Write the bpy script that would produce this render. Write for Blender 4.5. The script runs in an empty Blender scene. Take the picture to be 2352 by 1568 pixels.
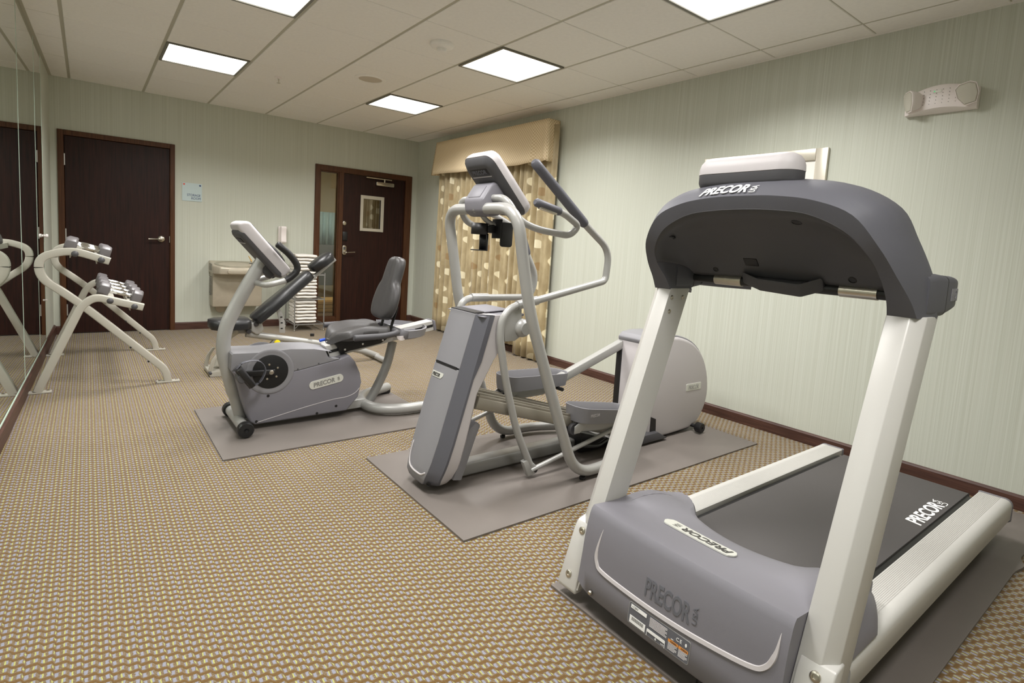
import bpy, bmesh, math, random
from mathutils import Vector, Matrix
random.seed(7)
C = bpy.context.scene.collection
SC = bpy.context.scene
PI = math.pi

# ---------------------------------------------------------------- camera
CEIL = 2.563
XR = 3.877
cam_d = bpy.data.cameras.new('camera')
cam = bpy.data.objects.new('camera', cam_d); C.objects.link(cam)
yaw, pitch, roll = 0.661, -0.0992, 0.06095
fw = Vector((math.sin(yaw)*math.cos(pitch), math.cos(yaw)*math.cos(pitch), math.sin(pitch)))
rt = Vector((math.cos(yaw), -math.sin(yaw), 0)); up = rt.cross(fw)
cr = rt*math.cos(roll) + up*math.sin(roll); cu = up*math.cos(roll) - rt*math.sin(roll)
cam.matrix_world = Matrix(((cr.x, cu.x, -fw.x, 0.124), (cr.y, cu.y, -fw.y, -7.204), (cr.z, cu.z, -fw.z, CEIL-1.378), (0, 0, 0, 1)))
cam_d.sensor_fit = 'HORIZONTAL'; cam_d.sensor_width = 36
cam_d.lens = 1261.2/2352*36
cam_d.shift_y = -94.8/2352
cam_d.clip_start = 0.02
SC.camera = cam

# ---------------------------------------------------------------- world, lights, exposure
w = bpy.data.worlds.new('world'); SC.world = w; w.use_nodes = True
w.node_tree.nodes['Background'].inputs[0].default_value = (0.55, 0.6, 0.65, 1)
w.node_tree.nodes['Background'].inputs[1].default_value = 0.4
SC.view_settings.view_transform = 'Standard'
SC.view_settings.look = 'None'
SC.view_settings.gamma = 1
SC.view_settings.use_curve_mapping = False
SC.view_settings.exposure = 0.0
SC.cycles.caustics_reflective = True
SC.cycles.caustics_refractive = False
SC.cycles.max_bounces = 10
SC.cycles.diffuse_bounces = 6
SC.cycles.sample_clamp_indirect = 8
T = 0.6096
LIGHT_COLS = (1, 4)
LIGHT_ROWS = (-2.1156, -3.9444, -5.7732, -7.602)
LIGHT_CELLS = [(c, r) for r in LIGHT_ROWS[:3] for c in LIGHT_COLS]+[(1, -7.602)]       # far edge is +T; last cell is an unseen light added as fill
LIGHT_POWER = 30.5
LIGHT_COLOR = (1.0, 0.985, 0.965)
for ci, y0 in LIGHT_CELLS:
    if True:
        ld = bpy.data.lights.new('troffer_light', 'AREA')
        ld.shape = 'SQUARE'; ld.size = 0.52
        ld.energy = LIGHT_POWER*(.8 if y0 < -7 else 1); ld.color = LIGHT_COLOR  # the added fill light near the camera runs weaker
        ld.spread = math.radians(146)
        lo = bpy.data.objects.new('troffer_light', ld); C.objects.link(lo)
        lo.location = (ci*T+T/2, y0+T/2, CEIL-0.008)
# light of the corridor beyond the glazed door
ld = bpy.data.lights.new('corridor_light', 'AREA'); ld.shape = 'SQUARE'; ld.size = 0.6; ld.energy = 30; ld.color = (1, 0.92, 0.78)
lo = bpy.data.objects.new('corridor_light', ld); C.objects.link(lo); lo.location = (2.9, .75, 2.48)

# ---------------------------------------------------------------- materials
def s2l(c):
    return tuple(((x/255+0.055)/1.055)**2.4 if x > 10 else x/255/12.92 for x in c) + (1,)
def new_mat(name):
    m = bpy.data.materials.new(name); m.use_nodes = True
    return m, m.node_tree, m.node_tree.nodes['Principled BSDF']
def node(nt, t, **kw):
    n = nt.nodes.new(t)
    for k, v in kw.items(): setattr(n, k, v)
    return n
def plain(name, col, rough=0.5, metal=0.0, spec=0.5, nscale=0, nstr=0.0, var=0.0, vscale=6, coat=0, stretch=None):
    """plain paint / plastic / metal with fine relief and slight tone variation"""
    m, nt, b = new_mat(name)
    c = s2l(col)
    b.inputs['Base Color'].default_value = c
    b.inputs['Roughness'].default_value = rough
    b.inputs['Metallic'].default_value = metal
    b.inputs['Specular IOR Level'].default_value = spec
    b.inputs['Coat Weight'].default_value = coat
    tc = node(nt, 'ShaderNodeTexCoord')
    src = tc.outputs['Object']
    if stretch:
        mp = node(nt, 'ShaderNodeMapping'); mp.inputs['Scale'].default_value = stretch
        nt.links.new(src, mp.inputs['Vector']); src = mp.outputs['Vector']
    if var:
        n = node(nt, 'ShaderNodeTexNoise'); n.inputs['Scale'].default_value = vscale; n.inputs['Detail'].default_value = 5
        nt.links.new(src, n.inputs['Vector'])
        r = node(nt, 'ShaderNodeMapRange'); r.inputs['From Min'].default_value = 0.3; r.inputs['From Max'].default_value = 0.7
        r.inputs['To Min'].default_value = 1-var; r.inputs['To Max'].default_value = 1+var
        nt.links.new(n.outputs['Fac'], r.inputs['Value'])
        mx = node(nt, 'ShaderNodeVectorMath', operation='SCALE'); mx.inputs[0].default_value = c[:3]
        nt.links.new(r.outputs['Result'], mx.inputs['Scale'])
        nt.links.new(mx.outputs['Vector'], b.inputs['Base Color'])
    if nscale:
        n2 = node(nt, 'ShaderNodeTexNoise'); n2.inputs['Scale'].default_value = nscale; n2.inputs['Detail'].default_value = 2
        nt.links.new(tc.outputs['Object'], n2.inputs['Vector'])
        bp = node(nt, 'ShaderNodeBump'); bp.inputs['Strength'].default_value = nstr; bp.inputs['Distance'].default_value = 0.002
        nt.links.new(n2.outputs['Fac'], bp.inputs['Height']); nt.links.new(bp.outputs['Normal'], b.inputs['Normal'])
    return m
def emit(name, col, strength):
    m, nt, b = new_mat(name)
    b.inputs['Base Color'].default_value = s2l(col)
    b.inputs['Emission Color'].default_value = s2l(col)
    b.inputs['Emission Strength'].default_value = strength
    return m
def wood(name, c1, c2, rough=0.4, scale=(60, 60, 2.2)):
    m, nt, b = new_mat(name)
    tc = node(nt, 'ShaderNodeTexCoord'); mp = node(nt, 'ShaderNodeMapping'); mp.inputs['Scale'].default_value = scale
    nt.links.new(tc.outputs['Object'], mp.inputs['Vector'])
    n = node(nt, 'ShaderNodeTexNoise'); n.inputs['Scale'].default_value = 1.6; n.inputs['Detail'].default_value = 6
    nt.links.new(mp.outputs['Vector'], n.inputs['Vector'])
    r = node(nt, 'ShaderNodeValToRGB'); r.color_ramp.elements[0].position = 0.3; r.color_ramp.elements[1].position = 0.72
    r.color_ramp.elements[0].color = s2l(c1); r.color_ramp.elements[1].color = s2l(c2)
    nt.links.new(n.outputs['Fac'], r.inputs['Fac']); nt.links.new(r.outputs['Color'], b.inputs['Base Color'])
    b.inputs['Roughness'].default_value = rough; b.inputs['Specular IOR Level'].default_value = 0.3
    bp = node(nt, 'ShaderNodeBump'); bp.inputs['Strength'].default_value = 0.08; bp.inputs['Distance'].default_value = 0.001
    nt.links.new(n.outputs['Fac'], bp.inputs['Height']); nt.links.new(bp.outputs['Normal'], b.inputs['Normal'])
    return m
class MathNet:
    """tiny helper to write node maths as expressions"""
    def __init__(s, nt): s.nt = nt
    def op(s, o, a, b=None, c=None):
        n = node(s.nt, 'ShaderNodeMath', operation=o)
        for i, v in enumerate((a, b, c)):
            if v is None: continue
            if isinstance(v, (int, float)): n.inputs[i].default_value = v
            else: s.nt.links.new(v, n.inputs[i])
        return n.outputs[0]
    def near(s, u, c, h, soft):
        d = s.op('ABSOLUTE', s.op('SUBTRACT', s.op('FRACT', s.op('ADD', s.op('SUBTRACT', u, c), 100.5)), 0.5))
        n = node(s.nt, 'ShaderNodeMapRange', clamp=True); n.interpolation_type = 'SMOOTHSTEP'
        n.inputs['From Min'].default_value = h+soft; n.inputs['From Max'].default_value = h-soft
        s.nt.links.new(d, n.inputs['Value'])
        return n.outputs['Result']
def carpet_mat():
    m, nt, b = new_mat('woven_carpet'); K = MathNet(nt)
    tc = node(nt, 'ShaderNodeTexCoord'); sp = node(nt, 'ShaderNodeSeparateXYZ')
    wob = node(nt, 'ShaderNodeTexNoise'); wob.inputs['Scale'].default_value = 90; wob.inputs['Detail'].default_value = 2
    nt.links.new(tc.outputs['Object'], wob.inputs['Vector'])
    wv = node(nt, 'ShaderNodeVectorMath', operation='MULTIPLY_ADD'); nt.links.new(wob.outputs['Color'], wv.inputs[0])
    wv.inputs[1].default_value = (0.006, 0.006, 0); nt.links.new(tc.outputs['Object'], wv.inputs[2])
    nt.links.new(wv.outputs[0], sp.inputs[0])
    u = K.op('DIVIDE', sp.outputs[0], 0.0612); v = K.op('DIVIDE', sp.outputs[1], 0.0302)
    uf = K.op('FRACT', K.op('ADD', u, 100.0))
    def ss(a0, a1):
        n = node(nt, 'ShaderNodeMapRange', clamp=True); n.interpolation_type = 'SMOOTHSTEP'
        n.inputs['From Min'].default_value = a0; n.inputs['From Max'].default_value = a1
        nt.links.new(uf, n.inputs['Value']); return n.outputs['Result']
    v = K.op('ADD', v, K.op('MULTIPLY', K.op('ADD', ss(.10, .30), ss(.61, .75)), .5))
    def el(cu, wu, cv, wv_, su=0.02, sv=0.06): return K.op('MULTIPLY', K.near(u, cu, wu, su), K.near(v, cv, wv_, sv))
    def mx(*a):
        r = a[0]
        for x in a[1:]: r = K.op('MAXIMUM', r, x)
        return r
    lav = mx(el(0.07, .04, .0, .24), el(.28, .035, .0, .24), el(.535, .06, .0, .26), el(.80, .06, 0, .26))
    yel = mx(el(0.005, .024, 0, .26), el(.337, .024, .0, .26), el(.665, .022, .0, .16))
    fl = node(nt, 'ShaderNodeTexNoise'); fl.inputs['Scale'].default_value = 420; fl.inputs['Detail'].default_value = 1
    mpf = node(nt, 'ShaderNodeMapping'); mpf.inputs['Scale'].default_value = (0.5, 1.4, 1); mpf.inputs['Rotation'].default_value = (0, 0, 0.5)
    nt.links.new(tc.outputs['Object'], mpf.inputs['Vector']); nt.links.new(mpf.outputs['Vector'], fl.inputs['Vector'])
    fr = node(nt, 'ShaderNodeMapRange', clamp=True); fr.inputs['From Min'].default_value = 0.48; fr.inputs['From Max'].default_value = 0.62
    nt.links.new(fl.outputs['Fac'], fr.inputs['Value'])
    ridge = K.near(v, .5, .17, .07)
    fleck = K.op('MULTIPLY', fr.outputs['Result'], K.op('SUBTRACT', 1.0, K.op('MULTIPLY', ridge, .9)))
    def mix(f, a, bb):
        n = node(nt, 'ShaderNodeMix', data_type='RGBA')
        nt.links.new(f, n.inputs['Factor'])
        for i, c in ((6, a), (7, bb)):
            if isinstance(c, tuple): n.inputs[i].default_value = c
            else: nt.links.new(c, n.inputs[i])
        return n.outputs[2]
    base = mix(ridge, s2l(CARPET[0]), s2l(CARPET[1]))
    base = mix(K.op('MULTIPLY', fleck, .8), base, s2l(CARPET[2]))
    base = mix(lav, base, s2l(CARPET[3]))
    base = mix(yel, base, s2l(CARPET[4]))
    nt.links.new(base, b.inputs['Base Color'])
    b.inputs['Roughness'].default_value = 0.95; b.inputs['Specular IOR Level'].default_value = 0.1
    b.inputs['Sheen Weight'].default_value = 0.15
    hgt = K.op('ADD', K.op('ADD', K.op('MULTIPLY', ridge, .5), K.op('MULTIPLY', mx(lav, yel), .4)), K.op('MULTIPLY', fl.outputs['Fac'], .5))
    bp = node(nt, 'ShaderNodeBump'); bp.inputs['Strength'].default_value = 0.55; bp.inputs['Distance'].default_value = 0.004
    nt.links.new(hgt, bp.inputs['Height']); nt.links.new(bp.outputs['Normal'], b.inputs['Normal'])
    return m
CARPET = ((109, 89, 62), (104, 78, 41), (137, 126, 108), (138, 138, 150), (175, 176, 104))
def wallpaper_mat():
    m, nt, b = new_mat('striped_wallpaper'); K = MathNet(nt)
    tc = node(nt, 'ShaderNodeTexCoord'); sp = node(nt, 'ShaderNodeSeparateXYZ'); nt.links.new(tc.outputs['Object'], sp.inputs[0])
    t = K.op('ADD', sp.outputs[0], sp.outputs[1])
    f = None
    cols = (((193, 197, 184), (206, 209, 198), 110.0), ((187, 188, 174), (205, 208, 197), 260.0))
    outs = []
    for a, c, k in cols:
        n = node(nt, 'ShaderNodeTexNoise', noise_dimensions='2D'); n.inputs['Scale'].default_value = 1; n.inputs['Detail'].default_value = 2
        cb = node(nt, 'ShaderNodeCombineXYZ'); nt.links.new(K.op('MULTIPLY', t, k), cb.inputs[0]); nt.links.new(K.op('MULTIPLY', sp.outputs[2], 0.6), cb.inputs[1])
        nt.links.new(cb.outputs[0], n.inputs['Vector'])
        r = node(nt, 'ShaderNodeValToRGB'); r.color_ramp.elements[0].position = .33; r.color_ramp.elements[1].position = .68
        r.color_ramp.elements[0].color = s2l(a); r.color_ramp.elements[1].color = s2l(c)
        nt.links.new(n.outputs['Fac'], r.inputs['Fac']); outs.append(r.outputs['Color'])
    mx = node(nt, 'ShaderNodeMix', data_type='RGBA'); mx.inputs['Factor'].default_value = .5
    nt.links.new(outs[0], mx.inputs[6]); nt.links.new(outs[1], mx.inputs[7]); nt.links.new(mx.outputs[2], b.inputs['Base Color'])
    b.inputs['Roughness'].default_value = 0.6; b.inputs['Specular IOR Level'].default_value = 0.25
    return m
def curtain_mat():
    m, nt, b = new_mat('gold_disc_curtain'); K = MathNet(nt)
    at = node(nt, 'ShaderNodeUVMap'); sp = node(nt, 'ShaderNodeSeparateXYZ'); nt.links.new(at.outputs['UV'], sp.inputs[0])
    vm = node(nt, 'ShaderNodeVectorMath', operation='SCALE'); vm.inputs['Scale'].default_value = 8.2; nt.links.new(at.outputs['UV'], vm.inputs[0])
    sv = node(nt, 'ShaderNodeSeparateXYZ'); nt.links.new(vm.outputs[0], sv.inputs[0])
    cx = K.op('FLOOR', sv.outputs[0]); sy_ = K.op('ADD', sv.outputs[1], K.op('MULTIPLY', K.op('MODULO', cx, 2.0), .5)); cy = K.op('FLOOR', sy_)
    cc_ = node(nt, 'ShaderNodeCombineXYZ'); nt.links.new(cx, cc_.inputs[0]); nt.links.new(cy, cc_.inputs[1])
    wn = node(nt, 'ShaderNodeTexWhiteNoise', noise_dimensions='2D'); nt.links.new(cc_.outputs[0], wn.inputs['Vector'])
    sc = node(nt, 'ShaderNodeSeparateColor'); nt.links.new(wn.outputs['Color'], sc.inputs[0])
    def off(f, r): return K.op('SUBTRACT', K.op('SUBTRACT', f, .5), K.op('MULTIPLY', K.op('SUBTRACT', r, .5), .36))
    dx = off(K.op('FRACT', sv.outputs[0]), sc.outputs[1]); dy = off(K.op('FRACT', sy_), sc.outputs[2])
    dist = K.op('SQRT', K.op('ADD', K.op('MULTIPLY', dx, dx), K.op('MULTIPLY', dy, dy)))
    d = node(nt, 'ShaderNodeMapRange', clamp=True); d.inputs['From Min'].default_value = .235; d.inputs['From Max'].default_value = .205
    nt.links.new(dist, d.inputs['Value'])
    pale = K.op('MULTIPLY', d.outputs['Result'], K.op('GREATER_THAN', wn.outputs['Value'], .35))
    dark = K.op('MULTIPLY', d.outputs['Result'], K.op('LESS_THAN', wn.outputs['Value'], .16))
    n = node(nt, 'ShaderNodeTexNoise'); n.inputs['Scale'].default_value = 28; n.inputs['Detail'].default_value = 4
    mp = node(nt, 'ShaderNodeMapping'); mp.inputs['Scale'].default_value = (1, .25, 1); nt.links.new(at.outputs['UV'], mp.inputs['Vector']); nt.links.new(mp.outputs['Vector'], n.inputs['Vector'])
    r = node(nt, 'ShaderNodeValToRGB'); r.color_ramp.elements[0].position = .35; r.color_ramp.elements[1].position = .68
    r.color_ramp.elements[0].color = s2l((158, 141, 106)); r.color_ramp.elements[1].color = s2l((190, 174, 138)); nt.links.new(n.outputs['Fac'], r.inputs['Fac'])
    m1 = node(nt, 'ShaderNodeMix', data_type='RGBA'); nt.links.new(pale, m1.inputs['Factor']); nt.links.new(r.outputs['Color'], m1.inputs[6]); m1.inputs[7].default_value = s2l((236, 226, 194))
    m2 = node(nt, 'ShaderNodeMix', data_type='RGBA'); nt.links.new(K.op('MULTIPLY', dark, .7), m2.inputs['Factor']); nt.links.new(m1.outputs[2], m2.inputs[6]); m2.inputs[7].default_value = s2l((150, 118, 74))
    nt.links.new(m2.outputs[2], b.inputs['Base Color'])
    b.inputs['Roughness'].default_value = .38; b.inputs['Sheen Weight'].default_value = .3
    bp = node(nt, 'ShaderNodeBump'); bp.inputs['Strength'].default_value = .25; bp.inputs['Distance'].default_value = .004
    nt.links.new(n.outputs['Fac'], bp.inputs['Height']); nt.links.new(bp.outputs['Normal'], b.inputs['Normal'])
    return m
def check_mat():
    m, nt, b = new_mat('tan_check_cloth')
    at = node(nt, 'ShaderNodeUVMap')
    ck = node(nt, 'ShaderNodeTexChecker'); ck.inputs['Scale'].default_value = 120
    ck.inputs['Color1'].default_value = s2l((240, 222, 190)); ck.inputs['Color2'].default_value = s2l((216, 192, 152))
    nt.links.new(at.outputs['UV'], ck.inputs['Vector']); nt.links.new(ck.outputs['Color'], b.inputs['Base Color'])
    b.inputs['Roughness'].default_value = .8
    return m
def glass_mat(name, tint=(1, 1, 1), refl=1.0):
    m, nt, b = new_mat(name); nt.nodes.remove(b)
    out = nt.nodes['Material Output']
    tr = node(nt, 'ShaderNodeBsdfTransparent'); tr.inputs[0].default_value = (*tint, 1)
    gl = node(nt, 'ShaderNodeBsdfGlossy'); gl.inputs['Roughness'].default_value = 0.02
    fr = node(nt, 'ShaderNodeFresnel'); fr.inputs['IOR'].default_value = 1.5
    K = MathNet(nt)
    mx = node(nt, 'ShaderNodeMixShader'); nt.links.new(K.op('MINIMUM', K.op('MULTIPLY', fr.outputs[0], 2.0*refl), 1.0), mx.inputs[0])
    nt.links.new(tr.outputs[0], mx.inputs[1]); nt.links.new(gl.outputs[0], mx.inputs[2]); nt.links.new(mx.outputs[0], out.inputs['Surface'])
    return m
M = dict(
    carpet=carpet_mat(), wallpaper=wallpaper_mat(), curtain=curtain_mat(), check=check_mat(),
    tile=plain('ceiling_tile', (243, 240, 236), .9, 0, .2, 320, .25, .02, 40),
    grid=plain('ceiling_grid', (188, 184, 168), .5),
    light_frame=plain('light_frame', (120, 118, 108), .4),
    diffuser=emit('lit_diffuser', (255, 253, 248), 4.0),
    dark_wood=wood('dark_wood', (27, 11, 8), (52, 24, 17), .45),
    frame_wood=wood('frame_wood', (66, 39, 22), (94, 60, 36), .45),
    base_wood=wood('baseboard_wood', (60, 40, 34), (92, 64, 54), .45, (3, 3, 60)),
    pale_wood=wood('pale_wood', (196, 158, 98), (218, 184, 122), .45, (3, 40, 40)),
    ramp=plain('ramp_metal', (150, 144, 132), .4, .3),
    steel=plain('brushed_steel', (200, 194, 182), .3, 1.0, var=.05, vscale=30),
    fountain=plain('fountain_steel', (188, 179, 162), .38, .35, var=.04, vscale=20),
    chrome=plain('chrome', (230, 230, 230), .1, 1.0),
    mirror=plain('mirror', (226, 232, 226), .0, 1.0),
    glass_edge=plain('glass_edge', (196, 214, 200), .2),
    white=plain('white_plastic', (240, 232, 230), .4, nscale=300, nstr=.05),
    lens=plain('lamp_lens', (205, 202, 190), .15, 0, .6),
    paper=plain('paper', (240, 238, 232), .8),
    champagne=plain('champagne_frame', (206, 200, 186), .35, .3),
    black=plain('black_plastic', (26, 25, 26), .45),
    black_metal=plain('black_metal', (18, 18, 19), .4),
    vinyl=plain('black_vinyl', (34, 34, 36), .34, 0, .5, 420, .25),
    seat=plain('grey_foam', (62, 60, 60), .42, 0, .45, 500, .2),
    mat_rubber=plain('rubber_mat', (114, 107, 102), .5, 0, .4, 500, .3, .05, 3),
    silver=plain('silver_paint', (168, 167, 164), .36, .2, .5, 600, .04),
    silver_d=plain('silver_paint_dark', (142, 141, 138), .38, .3, .5, 600, .04),
    rack_paint=plain('rack_paint', (182, 178, 167), .42, .1, nscale=500, nstr=.06),
    alu=plain('brushed_aluminium', (200, 198, 194), .38, .1, var=.02, vscale=60, stretch=(1, 30, 30)),
    lgrey=plain('light_grey_plastic', (190, 185, 186), .5, 0, .4, 700, .08),
    mgrey=plain('mid_grey_plastic', (132, 131, 135), .5, 0, .4, 700, .08),
    bgrey=plain('blue_grey_plastic', (123, 121, 128), .48, 0, .4, 700, .08),
    dgrey=plain('dark_grey_plastic', (76, 75, 78), .5, 0, .4, 700, .1),
    dgrey2=plain('darker_grey_plastic', (92, 92, 99), .5, 0, .4, 700, .1),
    belt=plain('treadmill_belt', (82, 79, 78), .75, 0, .3, 900, .35),
    badge=plain('badge_plate', (214, 214, 206), .3, .2),
    white_ink=plain('white_ink', (245, 245, 245), .5),
    dark_ink=plain('dark_ink', (62, 60, 58), .5),
    grey_ink=plain('grey_ink', (100, 101, 108), .55),
    orange=plain('orange_ink', (226, 148, 66), .5),
    yellow=plain('yellow_plastic', (250, 226, 10), .4),
    blue=plain('blue_plastic', (48, 88, 198), .35),
    sign=plain('pale_sign', (196, 212, 214), .35),
    navy=plain('navy_ink', (48, 62, 112), .5),
    red=plain('red_dot', (228, 84, 66), .4),
    towel=plain('white_towel', (238, 234, 228), .95, 0, .1, 260, .6),
    rubber=plain('hex_rubber', (108, 104, 106), .36, 0, .5, 300, .1),
    hinge=plain('hinge_metal', (205, 205, 205), .3, .8),
    hall_wall=plain('hall_wall', (196, 178, 140), .8),
    hall_floor=plain('hall_floor', (98, 76, 54), .8),
    sheer=plain('sheer_blue_curtain', (160, 188, 194), .8, var=.16, vscale=9, stretch=(6, 6, .6)),
    glass=glass_mat('door_glass', (.9, .92, .88), .8),
    glass_dark=glass_mat('vision_glass', (.5, .5, .46), 3.2),
)

# ---------------------------------------------------------------- mesh helpers
def V(*a): return Vector(a)
def fillet(pts, r, n=6):
    """round the corners of a polyline"""
    pts = [Vector(p) for p in pts]; out = [pts[0]]
    for i in range(1, len(pts)-1):
        a, b, c = pts[i-1], pts[i], pts[i+1]
        rr = r[i-1] if isinstance(r, (list, tuple)) else r
        d1 = (a-b); d2 = (c-b); l = min(rr, d1.length*.48, d2.length*.48)
        if l < 1e-5: out.append(b); continue
        p, q = b+d1.normalized()*l, b+d2.normalized()*l
        for k in range(n+1):
            t = k/n; out.append(p*(1-t)**2 + b*2*t*(1-t) + q*t*t)
    out.append(pts[-1]); return out
def spline(pts, n=6, closed=False):
    """Catmull-Rom through points"""
    P = [Vector(p) for p in pts]; out = []; L = len(P)
    rng = range(L) if closed else range(L-1)
    for i in rng:
        if closed: p0, p1, p2, p3 = P[i-1], P[i], P[(i+1) % L], P[(i+2) % L]
        else: p0, p1, p2, p3 = P[max(i-1, 0)], P[i], P[i+1], P[min(i+2, L-1)]
        for k in range(n):
            t = k/n
            out.append(.5*((2*p1)+(p2-p0)*t+(2*p0-5*p1+4*p2-p3)*t*t+(3*p1-p0-3*p2+p3)*t**3))
    if not closed: out.append(P[-1])
    return out
def rrect(w, h, r, n=5):
    """rounded rectangle outline, centred"""
    o = []
    for cx, cy, a0 in ((w/2-r, h/2-r, 0), (-w/2+r, h/2-r, 90), (-w/2+r, -h/2+r, 180), (w/2-r, -h/2+r, 270)):
        for k in range(n+1):
            a = math.radians(a0+90*k/n); o.append((cx+r*math.cos(a), cy+r*math.sin(a)))
    return o
class G:
    def __init__(s): s.v = []; s.f = []
    def add(s, v, f):
        o = len(s.v); s.v += [tuple(p) for p in v]; s.f += [tuple(i+o for i in q) for q in f]; return s
    def box(s, x0, x1, y0, y1, z0, z1):
        v = [(x, y, z) for z in (z0, z1) for y in (y0, y1) for x in (x0, x1)]
        return s.add(v, [(0, 2, 3, 1), (4, 5, 7, 6), (0, 1, 5, 4), (2, 6, 7, 3), (0, 4, 6, 2), (1, 3, 7, 5)])
    def obox(s, c, ax, ay, az):
        """box from centre and three half-axis vectors"""
        c, ax, ay, az = map(Vector, (c, ax, ay, az))
        v = [c+ax*i+ay*j+az*k for k in (-1, 1) for j in (-1, 1) for i in (-1, 1)]
        return s.add(v, [(0, 2, 3, 1), (4, 5, 7, 6), (0, 1, 5, 4), (2, 6, 7, 3), (0, 4, 6, 2), (1, 3, 7, 5)])
    def loft(s, rings, cap=True, closed=False):
        n = len(rings[0]); v = [p for r in rings for p in r]; f = []
        m = len(rings)
        for i in range(m if closed else m-1):
            a, b = i*n, ((i+1) % m)*n
            for j in range(n):
                k = (j+1) % n; f.append((a+j, a+k, b+k, b+j))
        if cap and not closed: f += [tuple(range(n))[::-1], tuple((m-1)*n+j for j in range(n))]
        return s.add(v, f)
    def tube(s, pts, r, n=12, cap=True, sx=1.0):
        """swept round bar; r a number or one per point"""
        P = [Vector(p) for p in pts]; L = len(P); rings = []
        t0 = (P[1]-P[0]).normalized()
        a = Vector((0, 0, 1)) if abs(t0.z) < .9 else Vector((1, 0, 0))
        nrm = (a - t0*a.dot(t0)).normalized()
        for i in range(L):
            t = (P[min(i+1, L-1)]-P[max(i-1, 0)]).normalized()
            nrm = (nrm - t*nrm.dot(t)).normalized(); bi = t.cross(nrm)
            rr = r[i] if isinstance(r, (list, tuple)) else r
            rings.append([P[i]+nrm*rr*math.cos(2*PI*k/n)+bi*rr*sx*math.sin(2*PI*k/n) for k in range(n)])
        return s.loft(rings, cap)
    def rtube(s, pts, w, h, up=(0, 0, 1), r=.004, cap=True):
        """swept rounded rectangle, w across, h along 'up'"""
        P = [Vector(p) for p in pts]; L = len(P); rings = []; u0 = Vector(up)
        o = rrect(w, h, r, 2)
        for i in range(L):
            t = (P[min(i+1, L-1)]-P[max(i-1, 0)]).normalized()
            u = (u0 - t*u0.dot(t)).normalized(); sd = t.cross(u)
            rings.append([P[i]+sd*a+u*b for a, b in o])
        return s.loft(rings, cap)
    def lathe(s, c, axis, prof, n=20):
        """prof: (radius, height along axis)"""
        c = Vector(c); ax = Vector(axis).normalized()
        a = Vector((0, 0, 1)) if abs(ax.z) < .9 else Vector((1, 0, 0))
        e1 = (a-ax*a.dot(ax)).normalized(); e2 = ax.cross(e1)
        rings = [[c+ax*h+(e1*math.cos(2*PI*k/n)+e2*math.sin(2*PI*k/n))*max(r, 1e-4) for k in range(n)] for r, h in prof]
        return s.loft(rings, True)
    def cyl(s, a, b, r, n=16):
        a, b = Vector(a), Vector(b); return s.lathe(a, b-a, [(r, 0), (r, (b-a).length)], n)
    def prism(s, poly, axis, a0, a1):
        mp = {'y': lambda p, q, a: (p, a, q), 'x': lambda p, q, a: (a, p, q), 'z': lambda p, q, a: (p, q, a)}[axis]
        return s.loft([[mp(p[0], p[1], a) for p in poly] for a in (a0, a1)])
    def grid(s, rows):
        n = len(rows[0]); f = []
        for i in range(len(rows)-1):
            for j in range(n-1): f.append((i*n+j, i*n+j+1, (i+1)*n+j+1, (i+1)*n+j))
        return s.add([p for r in rows for p in r], f)
    def make(s, name, mat, parent=None, bevel=0, seg=2, ang=35, smooth=True, sub=0, solid=0, uv=None, fix=True):
        off = root_loc(parent)
        me = bpy.data.meshes.new(name)
        me.from_pydata([tuple(Vector(p)-off) for p in s.v], [], s.f); me.update()
        if uv:
            ul = me.uv_layers.new(name='UVMap')
            for l in me.loops: ul.data[l.index].uv = uv[l.vertex_index]
        if fix or bevel:
            bm = bmesh.new(); bm.from_mesh(me)
            if fix: bmesh.ops.recalc_face_normals(bm, faces=bm.faces)
            if bevel:
                es = [e for e in bm.edges if len(e.link_faces) == 2 and e.calc_face_angle(0) > math.radians(ang)]
                bmesh.ops.bevel(bm, geom=es, offset=bevel, segments=seg, affect='EDGES', clamp_overlap=True, profile=.5)
            bm.to_mesh(me); bm.free()
        if smooth:
            me.polygons.foreach_set('use_smooth', [True]*len(me.polygons)); me.set_sharp_from_angle(angle=math.radians(ang+8))
        me.materials.append(M[mat] if isinstance(mat, str) else mat)
        o = bpy.data.objects.new(name, me); C.objects.link(o)
        if parent: o.parent = parent
        if solid:
            m = o.modifiers.new('thickness', 'SOLIDIFY'); m.thickness = solid; m.offset = 0
        if sub:
            m = o.modifiers.new('smooth', 'SUBSURF'); m.levels = m.render_levels = sub
        return o
def root_loc(p):
    while p is not None and p.parent is not None: p = p.parent
    return Vector(p.location) if p is not None else Vector((0, 0, 0))
def tag(o, label=None, cat=None, group=None, kind=None):
    if label: o['label'] = label
    if cat: o['category'] = cat
    if group: o['group'] = group
    if kind: o['kind'] = kind
    return o
def thing(name, label, cat, loc, group=None):
    o = bpy.data.objects.new(name, None); C.objects.link(o); o.location = loc; o.empty_display_size = .1
    return tag(o, label, cat, group)
def struct(o): o['kind'] = 'structure'; return o
def copy_tree(o, parent=None):
    c = o.copy(); C.objects.link(c); c.parent = parent
    for ch in list(o.children): copy_tree(ch, c)
    return c
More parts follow.
